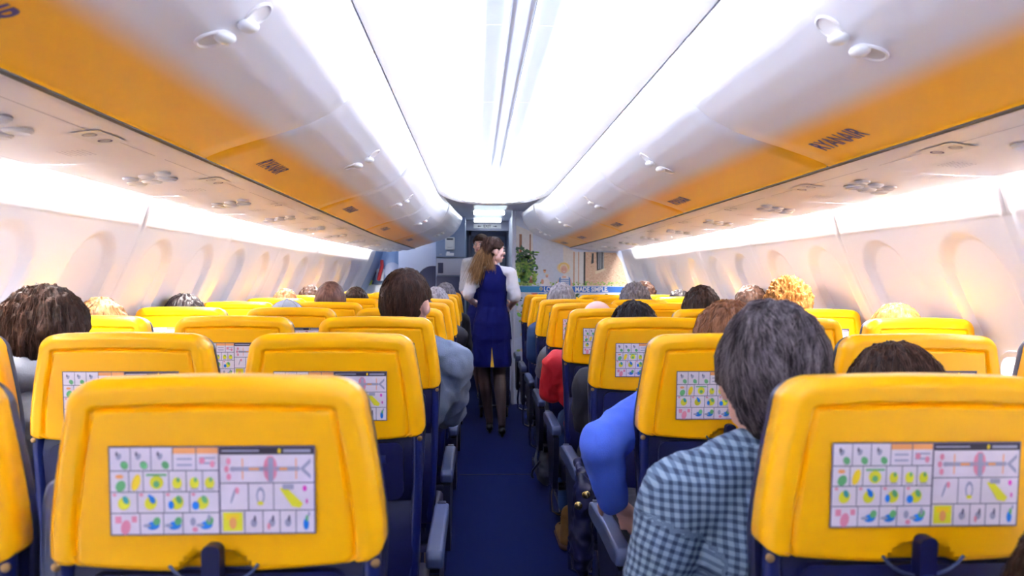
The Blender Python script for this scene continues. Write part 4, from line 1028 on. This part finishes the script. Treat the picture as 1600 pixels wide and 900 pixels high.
def sitter(label, seat, head, top, bottom='denim', hair=None, hk={}, yaw=0, nod=0, roll=0, tw=0, skin='skin', arms=None, vox=.012, sc=1.0, shoulder=.165, group=None, cloth='top', wr=.006, feet=True, cutneck=True, bulk=1.0, facebits=False, back_off=.0, neck=.135):
    """seated passenger; head = (x, y, z of the crown)"""
    side, r, c_ = seat; sx, sy = side * (SEAT_A + c_ * SEAT_S), D0 + r * PITCH
    root = empty('person', (sx, sy + .25, .455), label, 'person', group)
    hx, hy, hz = head; k_ = (hy + .06) / hy; hx, hy, hz = CX + (hx - CX) * k_, hy + .06, EYE + (hz - EYE) * k_; C = Vector((hx, hy, hz - .122 * sc))
    hip = Vector((sx, sy + .262 + back_off, .60)); nb = C + Vector((0, -.008, -neck * sc)); up = (nb - hip); sp = up.normalized()
    chest = nb - sp * .17 * sc; waist = hip + up * .36
    ct, st = math.cos(tw), math.sin(tw); lat = Vector((ct, st, 0)); fwd = Vector((-st, ct, 0)); lat = (lat - sp * lat.dot(sp)).normalized()
    sh = {q: nb - sp * .046 * sc + lat * q * shoulder * sc for q in (-1, 1)}
    R3 = Matrix((lat, fwd, sp)).transposed()
    Rh = Matrix.Rotation(yaw, 3, 'Z') @ Matrix.Rotation(nod, 3, 'X') @ Matrix.Rotation(roll, 3, 'Y')
    A = {-1: None, 1: None}
    for q in (-1, 1):
        a = (arms or {}).get(q)
        if a: A[q] = (Vector(a[0]), Vector(a[1]), a[2] if len(a) > 2 else None)
        else: A[q] = (sh[q] + lat * q * .035 + Vector((0, .10, -.235 * sc)), Vector((hip.x + q * .10, hip.y + .23, .715)), None)
    def torso(g): return [('c', hip, (.125 + g) * bulk, waist, (.118 + g) * bulk, 18, 5, (fwd, .86)), ('c', waist, (.118 + g) * bulk, chest, (.135 + g) * bulk, 18, 5, (fwd, .8)),
                          ('e', chest, ((.163 + g) * bulk * sc, (.105 + g) * bulk, .155 + g), R3), ('c', nb + sp * .0, .052 * sc + g, sh[-1], .052 * sc + g), ('c', nb, .052 * sc + g, sh[1], .052 * sc + g), ('e', hip, (.165 + g, .125 + g, .11 + g), R3)]
    def arm(g, q):
        e, w_, _ = A[q]; return [('c', sh[q], (.052 + g) * bulk, e, (.041 + g) * bulk), ('c', e, (.041 + g) * bulk, w_, .028 + g * .9)]
    kn = {q: hip + Vector((q * .10, .40, .0)) for q in (-1, 1)}; kn = {q: Vector((v.x, v.y - .02, .56)) for q, v in kn.items()}; an = {q: Vector((kn[q].x + q * .01, kn[q].y + .02, .10)) for q in (-1, 1)}
    def legs(g):
        o = []
        for q in (-1, 1): o += [('c', hip + Vector((q * .08, .03, -.02)), .078 + g, kn[q], .054 + g), ('c', kn[q], .054 + g, an[q], .036 + g)]
        return o
    body = torso(0) + [('c', nb, .052 * sc, C + Rh @ Vector((0, -.02, -.06)), .047 * sc)] + head_parts(C, Rh, sc)
    if not feet: body += legs(0)
    else: body += legs(0) + [('c', an[q] + Vector((0, .0, -.045)), .034, an[q] + Vector((0, .14, -.06)), .026) for q in (-1, 1)]
    for q in (-1, 1):
        body += arm(0, q); e, w_, hspec = A[q]; D = (w_ - e).normalized()
        if hspec: body += hand_parts(w_, *hspec)
        else:
            D2 = (D * .5 + Vector((0, .8, -.15))).normalized(); Nn = Vector((0, -.1, -1)); Nn = (Nn - D2 * Nn.dot(D2)).normalized(); S = D2.cross(Nn) * (1 if D2.cross(Nn).x * -q > 0 else -1); body += hand_parts(w_, D2, Nn, S, .35)
    me = blob(body, vox, 3 if vox < .009 else 1, 'body', skin); place(me, 'body', root)
    bones = [(hip, chest, .10, 'torso'), (sh[-1], A[-1][0], .05, 'arm'), (A[-1][0], A[-1][1], .04, 'arm'), (sh[1], A[1][0], .05, 'arm'), (A[1][0], A[1][1], .04, 'arm'), (sh[-1], sh[1], .06, 'torso')]
    me = blob(torso(.014) + arm(.013, -1) + arm(.013, 1), max(.008, vox), 4, 'top', top, wr, 11, seed=hash(label) % 17 if 0 else len(label) % 17)
    arm_uv(me, bones, root); place(me, 'jacket' if cloth == 'jacket' else ('hooded_top' if cloth == 'hooded_top' else 'shirt'), root)
    if cloth == 'hooded_top':
        me = blob([('c', nb + lat * -.11 - fwd * .03 + sp * .03, .045, nb - fwd * .085 - sp * .01, .050), ('c', nb + lat * .10 - fwd * .03 + sp * .0, .040, nb - fwd * .085 - sp * .02, .050), ('c', nb - fwd * .085 - sp * .02, .042, nb - fwd * .09 - sp * .09, .03), ('c', nb + lat * -.075 - fwd * .05 + sp * .01, .028, nb + lat * -.05 + fwd * .04, .022), ('c', nb + lat * .075 - fwd * .05 + sp * .01, .028, nb + lat * .05 + fwd * .04, .022)], .008, 3, 'hood', top, .004); place(me, 'hood', root)
    elif cloth == 'shirt':      # turned collar
        cb = MB(); rr = []
        for k in range(25):
            a = math.radians(-150 + 300 * k / 24) - math.pi / 2
            dv = lat * math.cos(a) + fwd * math.sin(a); rr.append((nb + dv * .062 * sc + sp * .026, nb + dv * .066 * sc + sp * .034, nb + dv * .078 * sc - sp * .002))
        cb.grid([[q[i] for q in rr] for i in range(3)], top); me = cb.mesh('collar', fixn=False); arm_uv(me, bones, root); o = place(me, 'collar', root); sm = o.modifiers.new('t', 'SOLIDIFY'); sm.thickness = .003
    me = blob(legs(.014) + [('e', hip + Vector((0, 0, -.02)), (.175, .14, .11))], .014, 2, 'trousers', bottom, .004, 12); place(me, 'trousers', root)
    if feet:
        for q in (-1, 1):
            me = blob([('c', an[q] + Vector((0, -.01, -.055)), .038, an[q] + Vector((0, .15, -.066)), .030), ('c', an[q] + Vector((0, 0, -.03)), .042, an[q] + Vector((0, 0, .0)), .042)], .010, 2, 'shoe', 'shoe_black'); place(me, 'shoe', root)
    if hair:
        me = hair_mesh(C, Rh, hair, s=sc, seed=len(label), **hk); place(me, 'hair', root)
    if facebits: face_bits(C, Rh, root, s=sc)
    return root, C, Rh, nb, sh

short = dict(thick=.010, back=-.45, rough=.003)
low = dict(nu=72, nv=48)
# --- left of the aisle
sitter('person with tousled dark brown hair and grey hooded top, far left', (-1, 1, 2), (-1.228, 1.95, 1.258), 'hoodie_light', 'denim', 'hair_dark', dict(thick=.024, back=-.70, rough=.006, strands=1800, slen=.07), yaw=-.25, tw=-.1, vox=.008, cloth='hooded_top', bulk=1.12, neck=.06, sc=.98, shoulder=.19,
       arms={1: ((-.985, 1.95, .87), (-1.12, 2.18, .74))})
sitter('person with light brown hair behind the dark haired hooded passenger', (-1, 2, 2), (-1.46, 2.70, 1.215), 'dark_cloth', hair='hair_lightbrown', hk=dict(thick=.018, strands=500, **low), sc=.94, tw=-.5, shoulder=.125)
sitter('person with black hair showing over a left window seat', (-1, 3, 2), (-1.46, 3.46, 1.215), 'grey_cloth', hair='hair_black', hk=dict(thick=.016, strands=500, **low), tw=-.5, shoulder=.125)
r_, C_, Rh_, _, _ = sitter('person in pale grey blue patterned cap', (-1, 3, 1), (-1.0, 3.46, 1.195), 'grey_cloth', hair='hair_brown', hk=dict(thick=.006, **low))
b = MB(); rows = []
for i in range(13):
    th = math.pi / 2 * 1.12 * i / 12; rows.append([C_ + Vector((math.sin(th) * math.sin(2 * math.pi * j / 40) * .092, math.sin(th) * math.cos(2 * math.pi * j / 40) * .119 - .008, .010 + math.cos(th) * .118)) - r_.location for j in range(41)])
b.grid(rows, 'cap_grey'); b.ell(C_ + Vector((0, -.008, .129)) - r_.location, (.008, .008, .005), 'cap_grey')
for a in range(6):
    b.tube([C_ + Vector((math.sin(th) * math.sin(a * math.pi / 3) * .0978, math.sin(th) * math.cos(a * math.pi / 3) * .1198 - .008, .010 + math.cos(th) * .1186)) - r_.location for th in [math.pi / 2 * 1.1 * k / 8 for k in range(9)]], .0014, 'ink_grey', 5)
b.ell(C_ + Vector((.03, -.10, .055)) - r_.location, (.012, .006, .008), 'ink_grey', 10, 6); b.ell(C_ + Vector((-.045, -.085, .06)) - r_.location, (.010, .006, .006), 'ink_grey', 10, 6)
cp = b.build('cap', parent=r_); cp['label'] = 'pale grey blue patterned cloth cap'
sitter('person with reddish brown hair beyond the passenger in the grey cap', (-1, 5, 2), (-1.39, 4.98, 1.222), 'dark_cloth', hair='hair_auburn', hk=dict(thick=.012, **low))
sitter('person with short black hair by the left wall near the door', (-1, 6, 2), (-1.40, 5.75, 1.238), 'dark_cloth', hair='hair_dark', hk=dict(thick=.012, **low))
sitter('person with close cropped brown hair in a left middle seat', (-1, 4, 1), (-.949, 4.22, 1.283), 'grey_cloth', hair='hair_buzz', hk=dict(thick=.007, rough=.0015, back=-.35, **low), skin='skin_pale', sc=1.04)
sitter('person with dark hair just right of the close cropped passenger', (-1, 5, 1), (-.93, 4.98, 1.24), 'dark_cloth', hair='hair_dark', hk=dict(thick=.010, **low))
sitter('man with short dark hair in grey sweater leaning into the aisle', (-1, 2, 0), (-.385, 2.70, 1.335), 'hoodie_grey', 'khaki', 'hair_brown', dict(thick=.009, rough=.0018, back=-.62, strands=2200, slen=.022, srad=.0007, sidez=-.0), yaw=-.35, tw=-.15, vox=.007, sc=1.04, bulk=1.16, shoulder=.18, cloth='sweater', wr=.012,
       arms={1: ((-.232, 2.86, .79), (-.32, 3.10, .72))}, skin='skin')
sitter('person in purple and white striped shirt, head hidden by the man in grey', (-1, 3, 0), (-.42, 3.47, 1.20), 'stripe_purple', 'dark_cloth', 'hair_brown', dict(thick=.010, **low), tw=-.1, arms={1: ((-.240, 3.62, .80), (-.29, 3.86, .73))}, bulk=1.05)
sitter('person in white top on the left of the aisle, fifth row from camera', (-1, 4, 0), (-.43, 4.23, 1.18), 'shirt_white', 'dark_cloth', 'hair_brown', dict(thick=.010, **low), arms={1: ((-.262, 4.36, .86), (-.29, 4.6, .75))}, bulk=1.05)
sitter('person with silver hair left of the aisle before the attendant', (-1, 5, 0), (-.40, 4.99, 1.24), 'dark_cloth', 'dark_cloth', 'hair_silver', dict(thick=.012, **low), arms={1: ((-.26, 5.1, .84), (-.29, 5.3, .75))})
sitter('person with brown grey hair in the aisle seat farthest forward on left', (-1, 7, 0), (-.40, 6.51, 1.26), 'dark_cloth', 'dark_cloth', 'hair_grey', dict(thick=.014, **low))
# --- right of the aisle
sitter('person with silver grey bob before the mural banner', (1, 5, 0), (.439, 4.98, 1.26), 'denim', 'denim', 'hair_silver', dict(thick=.022, back=-.9, sidez=-.5, strands=500, **low), arms={-1: ((.265, 5.10, .78), (.30, 5.32, .73))}, bulk=1.06)
sitter('bald man in red jacket by the aisle', (1, 3, 0), (.434, 3.46, 1.213), 'red_cloth', 'denim', None, skin='skin_pale', arms={-1: ((.238, 3.58, .76), (.29, 3.84, .73))}, vox=.009, bulk=1.14, shoulder=.19, cloth='jacket', wr=.010)
sitter('person in grey sleeve beyond the red jacket', (1, 4, 0), (.45, 4.22, 1.16), 'grey_cloth', 'grey_cloth', 'hair_brown', dict(thick=.01, **low), arms={-1: ((.27, 4.34, .76), (.29, 4.58, .73))}, bulk=1.08)
sitter('person with curly grey hair in a right middle seat', (1, 5, 1), (.93, 4.94, 1.262), 'dark_cloth', hair='hair_grey', hk=dict(thick=.024, back=-.8, sidez=-.4, rough=.008, strands=700, slen=.04, **low), sc=1.0)
sitter('person with brown hair by the right wall before the mural', (1, 7, 2), (1.35, 6.51, 1.27), 'dark_cloth', hair='hair_brown', hk=dict(thick=.022, rough=.008, back=-.8, **low))
sitter('person with black hair and black jacket, second row past the plaid man', (1, 2, 0), (.444, 2.70, 1.215), 'dark_cloth', 'dark_cloth', 'hair_black', dict(thick=.014, back=-.6, strands=900, **low), arms={-1: ((.295, 2.82, .76), (.32, 3.06, .73))}, vox=.009, bulk=1.1, cloth='jacket')
sitter('person with short dark brown hair in a right middle seat', (1, 3, 1), (.926, 3.46, 1.272), 'dark_cloth', hair='hair_dark', hk=dict(thick=.010, back=-.5, strands=700, slen=.03, **low), sc=1.02)
sitter('person with black hair low beside the right wall', (1, 6, 2), (1.45, 5.74, 1.218), 'dark_cloth', hair='hair_black', hk=dict(thick=.014, **low), tw=.5, shoulder=.125)
Hf = (Vector((-.15, .35, -.8)), Vector((.9, -.2, -.25)), Vector((.2, .95, 0)), .55)
sitter('woman with auburn hair in bright blue sweater, elbow in the aisle', (1, 1, 0), (.535, 1.94, 1.232), 'blue_knit', 'dark_cloth', 'hair_auburn', dict(thick=.020, back=-.9, sidez=-.5, strands=1200), yaw=-.1, tw=0, vox=.006, skin='skin', shoulder=.170, sc=.98, wr=.006, cloth='sweater',
       arms={-1: ((.170, 1.78, .905), (.213, 1.86, .745), ((.55, .55, -.55), (-.2, -.3, -.92), (-.75, .65, .0), .45))}, bulk=1.02)
sitter('man with wavy grey hair in blue checked shirt', (1, 0, 0), (.342, 1.17, 1.262), 'plaid', 'khaki', 'hair_salt', dict(thick=.012, back=-.98, sidez=-.25, rough=.004, strands=9000, slen=.06, srad=.0006, curl=.5, nu=160, nv=110, freq=16), yaw=-.12, tw=-.05, vox=.007, sc=1.0, bulk=1.05, shoulder=.168, cloth='shirt', wr=.008, back_off=.05, neck=.128,
       arms={-1: ((.172, 1.24, .80), (.25, 1.50, .74))})
sitter('person with mid brown hair leaning forward behind the nearest right seat', (1, 0, 1), (.72, 1.47, 1.163), 'dark_cloth', 'denim', 'hair_brown', dict(thick=.018, back=-.8, sidez=-.4, strands=2200, slen=.08, rough=.003), nod=-.3, sc=.98, tw=0)
sitter('person with curly orange blond hair by the right wall', (1, 3, 2), (1.345, 3.46, 1.297), 'grey_cloth', hair='hair_blond', hk=dict(thick=.024, rough=.010, freq=40, strands=1500, slen=.03, back=-.8, sidez=-.4))
sitter('person with brown hair just left of the orange blond curls', (1, 4, 2), (1.45, 4.22, 1.26), 'dark_cloth', hair='hair_brown', hk=dict(thick=.018, **low), tw=.5, shoulder=.12)
sitter('person with sandy hair behind the second right window seat', (1, 2, 2), (1.43, 2.70, 1.208), 'grey_cloth', hair='hair_blond', hk=dict(thick=.016, strands=600, **low), sc=.95, tw=.5, shoulder=.12)
sitter('person with brown hair at the bottom right corner of the photo', (1, -1, 0), (.535, .76, 1.03), 'grey_cloth', 'denim', 'hair_brown', dict(thick=.018, back=-.8, sidez=-.4, strands=1200), sc=.9, nod=-.35, back_off=-.05)

# --- cabin crew
def crew(label, x, y, heads, yaw, full=True, arms=None, facebits=True):
    root = empty('person', (x, y, 0), label, 'person', 'cabin crew'); V = Vector
    C = V(heads); nb = C + V((-.005, -.012, -.135)); hip = V((x, y, .93)); waist = V((x, y + .01, 1.08)); chest = V((nb.x, y - .005, nb.z - .16))
    Rh = Matrix.Rotation(yaw, 3, 'Z'); sh = {q: nb + V((q * .148, 0, -.052)) for q in (-1, 1)}
    body = [('c', hip, .112, waist, .098, 18, 5, ((0, 1, 0), .82)), ('c', waist, .100, chest, .115, 18, 5, ((0, 1, 0), .78)), ('e', chest, (.128, .088, .13)), ('e', hip, (.132, .098, .10)),
            ('c', nb, .040, C + Rh @ V((0, -.02, -.06)), .040)] + [('c', nb + V((0, 0, -.01)), .038, sh[q], .044) for q in (-1, 1)] + head_parts(C, Rh, .94)
    sl = []
    for q in (-1, 1):
        e, w_, hs = arms[q]; body += [('c', sh[q], .043, e, .034), ('c', e, .034, w_, .023)] + hand_parts(w_, *hs, sc=.92, r=.0075)
        mid = V(e).lerp(V(w_), .12); sl += [('c', sh[q], .053, V(sh[q]).lerp(V(e), .9), .052)]
    ft = {-1: V((x - .015, y + .06, .075)), 1: V((x + .085, y - .10, .075))}
    lg = []
    for q in (-1, 1):
        kn = V((x + q * .065, y + .02, .50)); a = ft[q] + V((0, 0, .03))
        lg += [('c', hip + V((q * .062, 0, -.07)), .072, kn, .052), ('c', kn, .050, kn.lerp(a, .3) + V((0, -.015, 0)), .050), ('c', kn.lerp(a, .3) + V((0, -.015, 0)), .050, a, .028), ('c', a, .028, ft[q] + V((0, .11, -.045)), .024)]
    body += lg
    me = blob(body, .006, 3, 'body', 'skin_pale'); place(me, 'body', root)
    me = blob([(p[0], p[1], p[2] + .003, p[3], p[4] + .003) for p in lg], .006, 2, 'tights', 'tights'); place(me, 'tights', root)
    me = blob([(p) for p in sl] + [('e', chest + V((0, 0, .02)), (.130, .092, .13)), ('c', nb + V((0, 0, -.020)), .047, sh[-1], .053), ('c', nb + V((0, 0, -.020)), .047, sh[1], .053)], .008, 3, 'blouse', 'shirt_white', .005, 16); place(me, 'blouse', root)
    fl_ = ((0, 1, 0), .78)
    dress = [('c', chest + V((-.070, 0, .085)), .060, waist + V((-.055, 0, 0)), .066, 18, 5), ('c', chest + V((.070, 0, .085)), .060, waist + V((.055, 0, 0)), .066, 18, 5), ('c', chest + V((0, 0, .04)), .122, waist, .124, 20, 5, ((0, 1, 0), .88)), ('e', chest + V((0, -.004, .02)), (.124, .112, .15)), ('e', chest + V((0, -.01, .10)), (.10, .088, .09)), ('c', waist, .124, hip + V((0, 0, .0)), .156, 20, 5, ((0, 1, 0), .84)), ('c', hip, .156, V((x, y, .80)), .170, 20, 5, ((0, 1, 0), .80))]
    me = blob(dress, .007, 3, 'tunic', 'vest_navy', .003, 10, cut=[(V((0, 0, .80)), V((0, 0, -1)))]); place(me, 'tunic', root)
    me = blob([('c', hip, .146, V((x, y, .60)), .170, 20, 5, ((0, 1, 0), .76))], .008, 3, 'skirt', 'vest_navy', .003, 10, cut=[(V((0, 0, .575)), V((0, 0, -1)))]); place(me, 'skirt', root)
    b = MB(); b.add([v - root.location for v in (V((x - .003, y - .1315, .74)), V((x + .016, y - .1335, .578)), V((x - .012, y - .1335, .578)))], [(0, 1, 2)], 'tie_yellow'); b.add([v - root.location for v in (V((x - .003, y - .129, .74)), V((x + .016, y - .131, .578)), V((x - .012, y - .131, .578)))], [(2, 1, 0)], 'tie_yellow'); o = b.build('pleat', parent=root, fixn=False); o['label'] = 'yellow kick pleat at the back of the skirt'
    for q in (-1, 1):
        f = ft[q]; me = blob([('c', f + V((0, -.012, -.025)), .031, f + V((0, .05, -.048)), .027), ('c', f + V((0, .05, -.048)), .027, f + V((0, .125, -.054)), .023), ('c', f + V((0, -.018, -.03)), .013, f + V((0, -.022, -.068)), .009)], .005, 2, 'shoe', 'shoe_black'); place(me, 'shoe', root)
    me = hair_mesh(C, Rh, 'hair_brown' if facebits == 1 else 'hair_lightbrown', s=.94, thick=.012, back=-.55, front=.35, sidez=.05, rough=.003, strands=1500, slen=.08, srad=.0011, seed=4); place(me, 'hair', root)
    face_bits(C, Rh, root, s=.94)
    return root, C, Rh, nb, sh
V = Vector
hz = 1.653
root, C, Rh, nb, sh = crew('cabin attendant in navy dress with long light brown hair, back to camera', .0, 6.22, (.010, 6.22, 1.535), -1.25,
    arms={-1: (V((-.205, 6.19, 1.155)), V((-.155, 6.38, 1.10)), (V((.3, .9, -.1)), V((.3, -.1, -.9)), V((.9, -.3, .2)), .5)),
          1: (V((.198, 6.20, 1.135)), V((.165, 6.36, 1.075)), (V((-.1, .95, -.2)), V((-.9, 0, -.3)), V((-.2, .1, .95)), .7))})
# long hair gathered at the crown falling down her back
rnd = random.Random(9); b = MB(); tones = []
tie = C + V((-.070, -.020, .040))
for i in range(520):
    s0 = tie + V((rnd.gauss(0, .008), rnd.gauss(0, .006), rnd.gauss(0, .008))); sp_ = rnd.gauss(0, .018)
    ln = rnd.uniform(.20, .33); end = s0 + V((-.085 + sp_ * 1.6, -.075 + rnd.gauss(0, .010), -ln))
    if i % 4 == 0: end = s0 + V((.05 + sp_ * 1.2, -.075, -.15 - rnd.random() * .08))
    m1 = s0.lerp(end, .3) + V((sp_ * .6, -.032, .030)); m2 = s0.lerp(end, .65) + V((sp_ * .4, -.02, 0))
    pts = []
    for k in range(9):
        t_ = k / 8; pts.append((s0 * (1 - t_) ** 3 + m1 * 3 * t_ * (1 - t_) ** 2 + m2 * 3 * t_ ** 2 * (1 - t_) + end * t_ ** 3) - root.location)
    n0 = len(b.v); b.tube(pts, .0022, 'hair_lightbrown', 4, False, .0008); tones += [rnd.uniform(-.15, .45)] * (len(b.v) - n0)
o = b.build('ponytail', parent=root, fixn=False); at = o.data.attributes.new('tone', 'FLOAT', 'POINT'); at.data.foreach_set('value', tones); o['label'] = 'long honey brown ponytail'
pp = MB(); pp.prism([(.11, 1.055), (.185, 1.085), (.20, 1.05), (.125, 1.02)], 6.40, 6.405, 'shirt_white'); o = pp.build('paper_slip', smooth=False); tag(o, 'folded white paper held in the attendant\'s right hand', 'paper')
crew('second cabin attendant in white blouse, partly hidden behind the first', -.075, 7.95, (-.085, 7.90, 1.66), 2.7,
     arms={-1: (V((-.27, 7.95, 1.17)), V((-.20, 7.76, 1.08)), (V((.3, -.9, -.1)), V((.3, .1, -.9)), V((.9, .3, .2)), .5)),
           1: (V((.13, 7.93, 1.17)), V((.08, 7.74, 1.08)), (V((-.3, -.9, -.1)), V((-.3, .1, -.9)), V((-.9, .3, .2)), .5))})

# ------------------------------------------------------------------ trolley beyond the attendant
tr = empty('service_trolley', (.04, 7.2, 0), 'slim navy and silver service trolley in the aisle beyond the attendant', 'trolley')
def subt(b, name): b.v = [tuple(Vector(v) - tr.location) for v in b.v]; return b.build(name, parent=tr)
b = MB(); b.box(-.10, .18, 6.95, 7.50, .12, 1.0, 'galley_navy', .008); subt(b, 'body')
b = MB()
for x in (-.105, .178): b.box(x, x + .008, 6.94, 7.51, .11, 1.01, 'chrome', .002)
b.box(-.105, .186, 6.94, 7.51, 1.0, 1.03, 'chrome', .004); b.box(-.105, .186, 6.94, 7.51, .10, .125, 'chrome', .003); subt(b, 'edge_frame')
b = MB(); b.box(-.02, .10, 6.925, 6.945, .84, .87, 'chrome', .005); subt(b, 'door_latch')
for x in (-.08, .16):
    for y in (7.0, 7.45):
        b = MB(); b.lathe([(.045, -.012), (.05, -.008), (.05, .008), (.045, .012)], (x, y, .05), (1, 0, 0), 'black_rubber_gap_shade', 18); b.box(x - .016, x + .016, y - .01, y + .01, .05, .12, 'chrome', .002); subt(b, 'caster')

# ------------------------------------------------------------------ things about the seats
# brown boot resting in the aisle
bt = empty('boot', (.315, 3.60, 0), 'tan brown suede boot on the aisle floor under right seats', 'boot')
me = blob([('c', (.315, 3.55, .05), .042, (.305, 3.74, .038), .034), ('c', (.315, 3.55, .06), .042, (.325, 3.55, .17), .046)], .006, 3, 'upper', 'boot_tan', .003, 20); place(me, 'upper', bt)
me = blob([('c', (.315, 3.54, .018), .045, (.304, 3.755, .016), .038, 14, 4, ((0, 0, 1), .38))], .006, 1, 'sole', 'boot_sole'); place(me, 'sole', bt)
b = MB()
for k in range(4): b.tube([(-.03, .02 + k * .02, .105 - k * .008), (0, .025 + k * .02, .108 - k * .008 + .004), (.028, .02 + k * .02, .105 - k * .008)], .0025, 'boot_sole', 6)
b.build('laces', parent=bt)
# navy coat with brass buttons over the right armrest
ct = empty('coat', (.22, 2.62, .62), 'dark navy coat with two brass buttons hanging beside the blue sleeve', 'coat')
me = blob([('e', (.228, 2.47, .56), (.038, .05, .09)), ('e', (.226, 2.48, .43), (.040, .055, .14)), ('c', (.236, 2.46, .61), .026, (.232, 2.62, .655), .018)], .007, 3, 'cloth', 'navy_leather', .010, 16)
from mathutils.bvhtree import BVHTree
cb_ = BVHTree.FromPolygons([v.co.copy() for v in me.vertices], [tuple(p.vertices) for p in me.polygons]); place(me, 'cloth', ct)
for x, z in ((.207, .555), (.232, .592)):
    hit = cb_.ray_cast(Vector((x, 2.2, z)), Vector((0, 1, 0)))
    b = MB(); b.lathe([(.0135, 0), (.0135, .004), (.009, .007), (0, .0075)], hit[0] + Vector((0, .001, 0)) - ct.location, (-.2, -1, .1), 'brass', 16); b.build('button', parent=ct)
# black bag under the nearest left seats, grey bag on the right
def bag(name, label, c0, size, key, strap):
    x, y, z = c0; e = empty(name, (x, y, 0), label, 'bag'); sx, sy, sz = size
    me = blob([('e', (x, y, z), (sx, sy, sz)), ('c', (x, y - sy * .5, z - sz * .3), sx * .8, (x, y + sy * .5, z - sz * .3), sx * .8)], .010, 3, 'bag_body', key, .008, 14); place(me, 'bag_body', e)
    b = MB(); b.tube([Vector(p) - e.location for p in ((x + strap * sx * .7, y - sy, z + .02), (x + strap * (sx + .012), y - sy * .5, z - sz * .3), (x + strap * (sx + .015), y, z - sz * .6), (x + strap * (sx + .004), y + sy * .4, z - sz * .75))], .008, 'arm_dark', 6); b.build('strap', parent=e)
    b = MB(); b.box(strap * (sx + .004), strap * (sx + .012), -.02, .02, z - .03, z + .01, 'chrome', .002); b.build('buckle', parent=e)
bag('backpack', 'dark rucksack with buckle strap beside the left aisle armrest', (-.31, 2.05, .16), (.085, .10, .155), 'dark_cloth', 1)
bag('shoulder_bag', 'grey soft bag on the floor beside the right aisle seats', (.31, 4.62, .17), (.075, .12, .16), 'grey_cloth', -1)
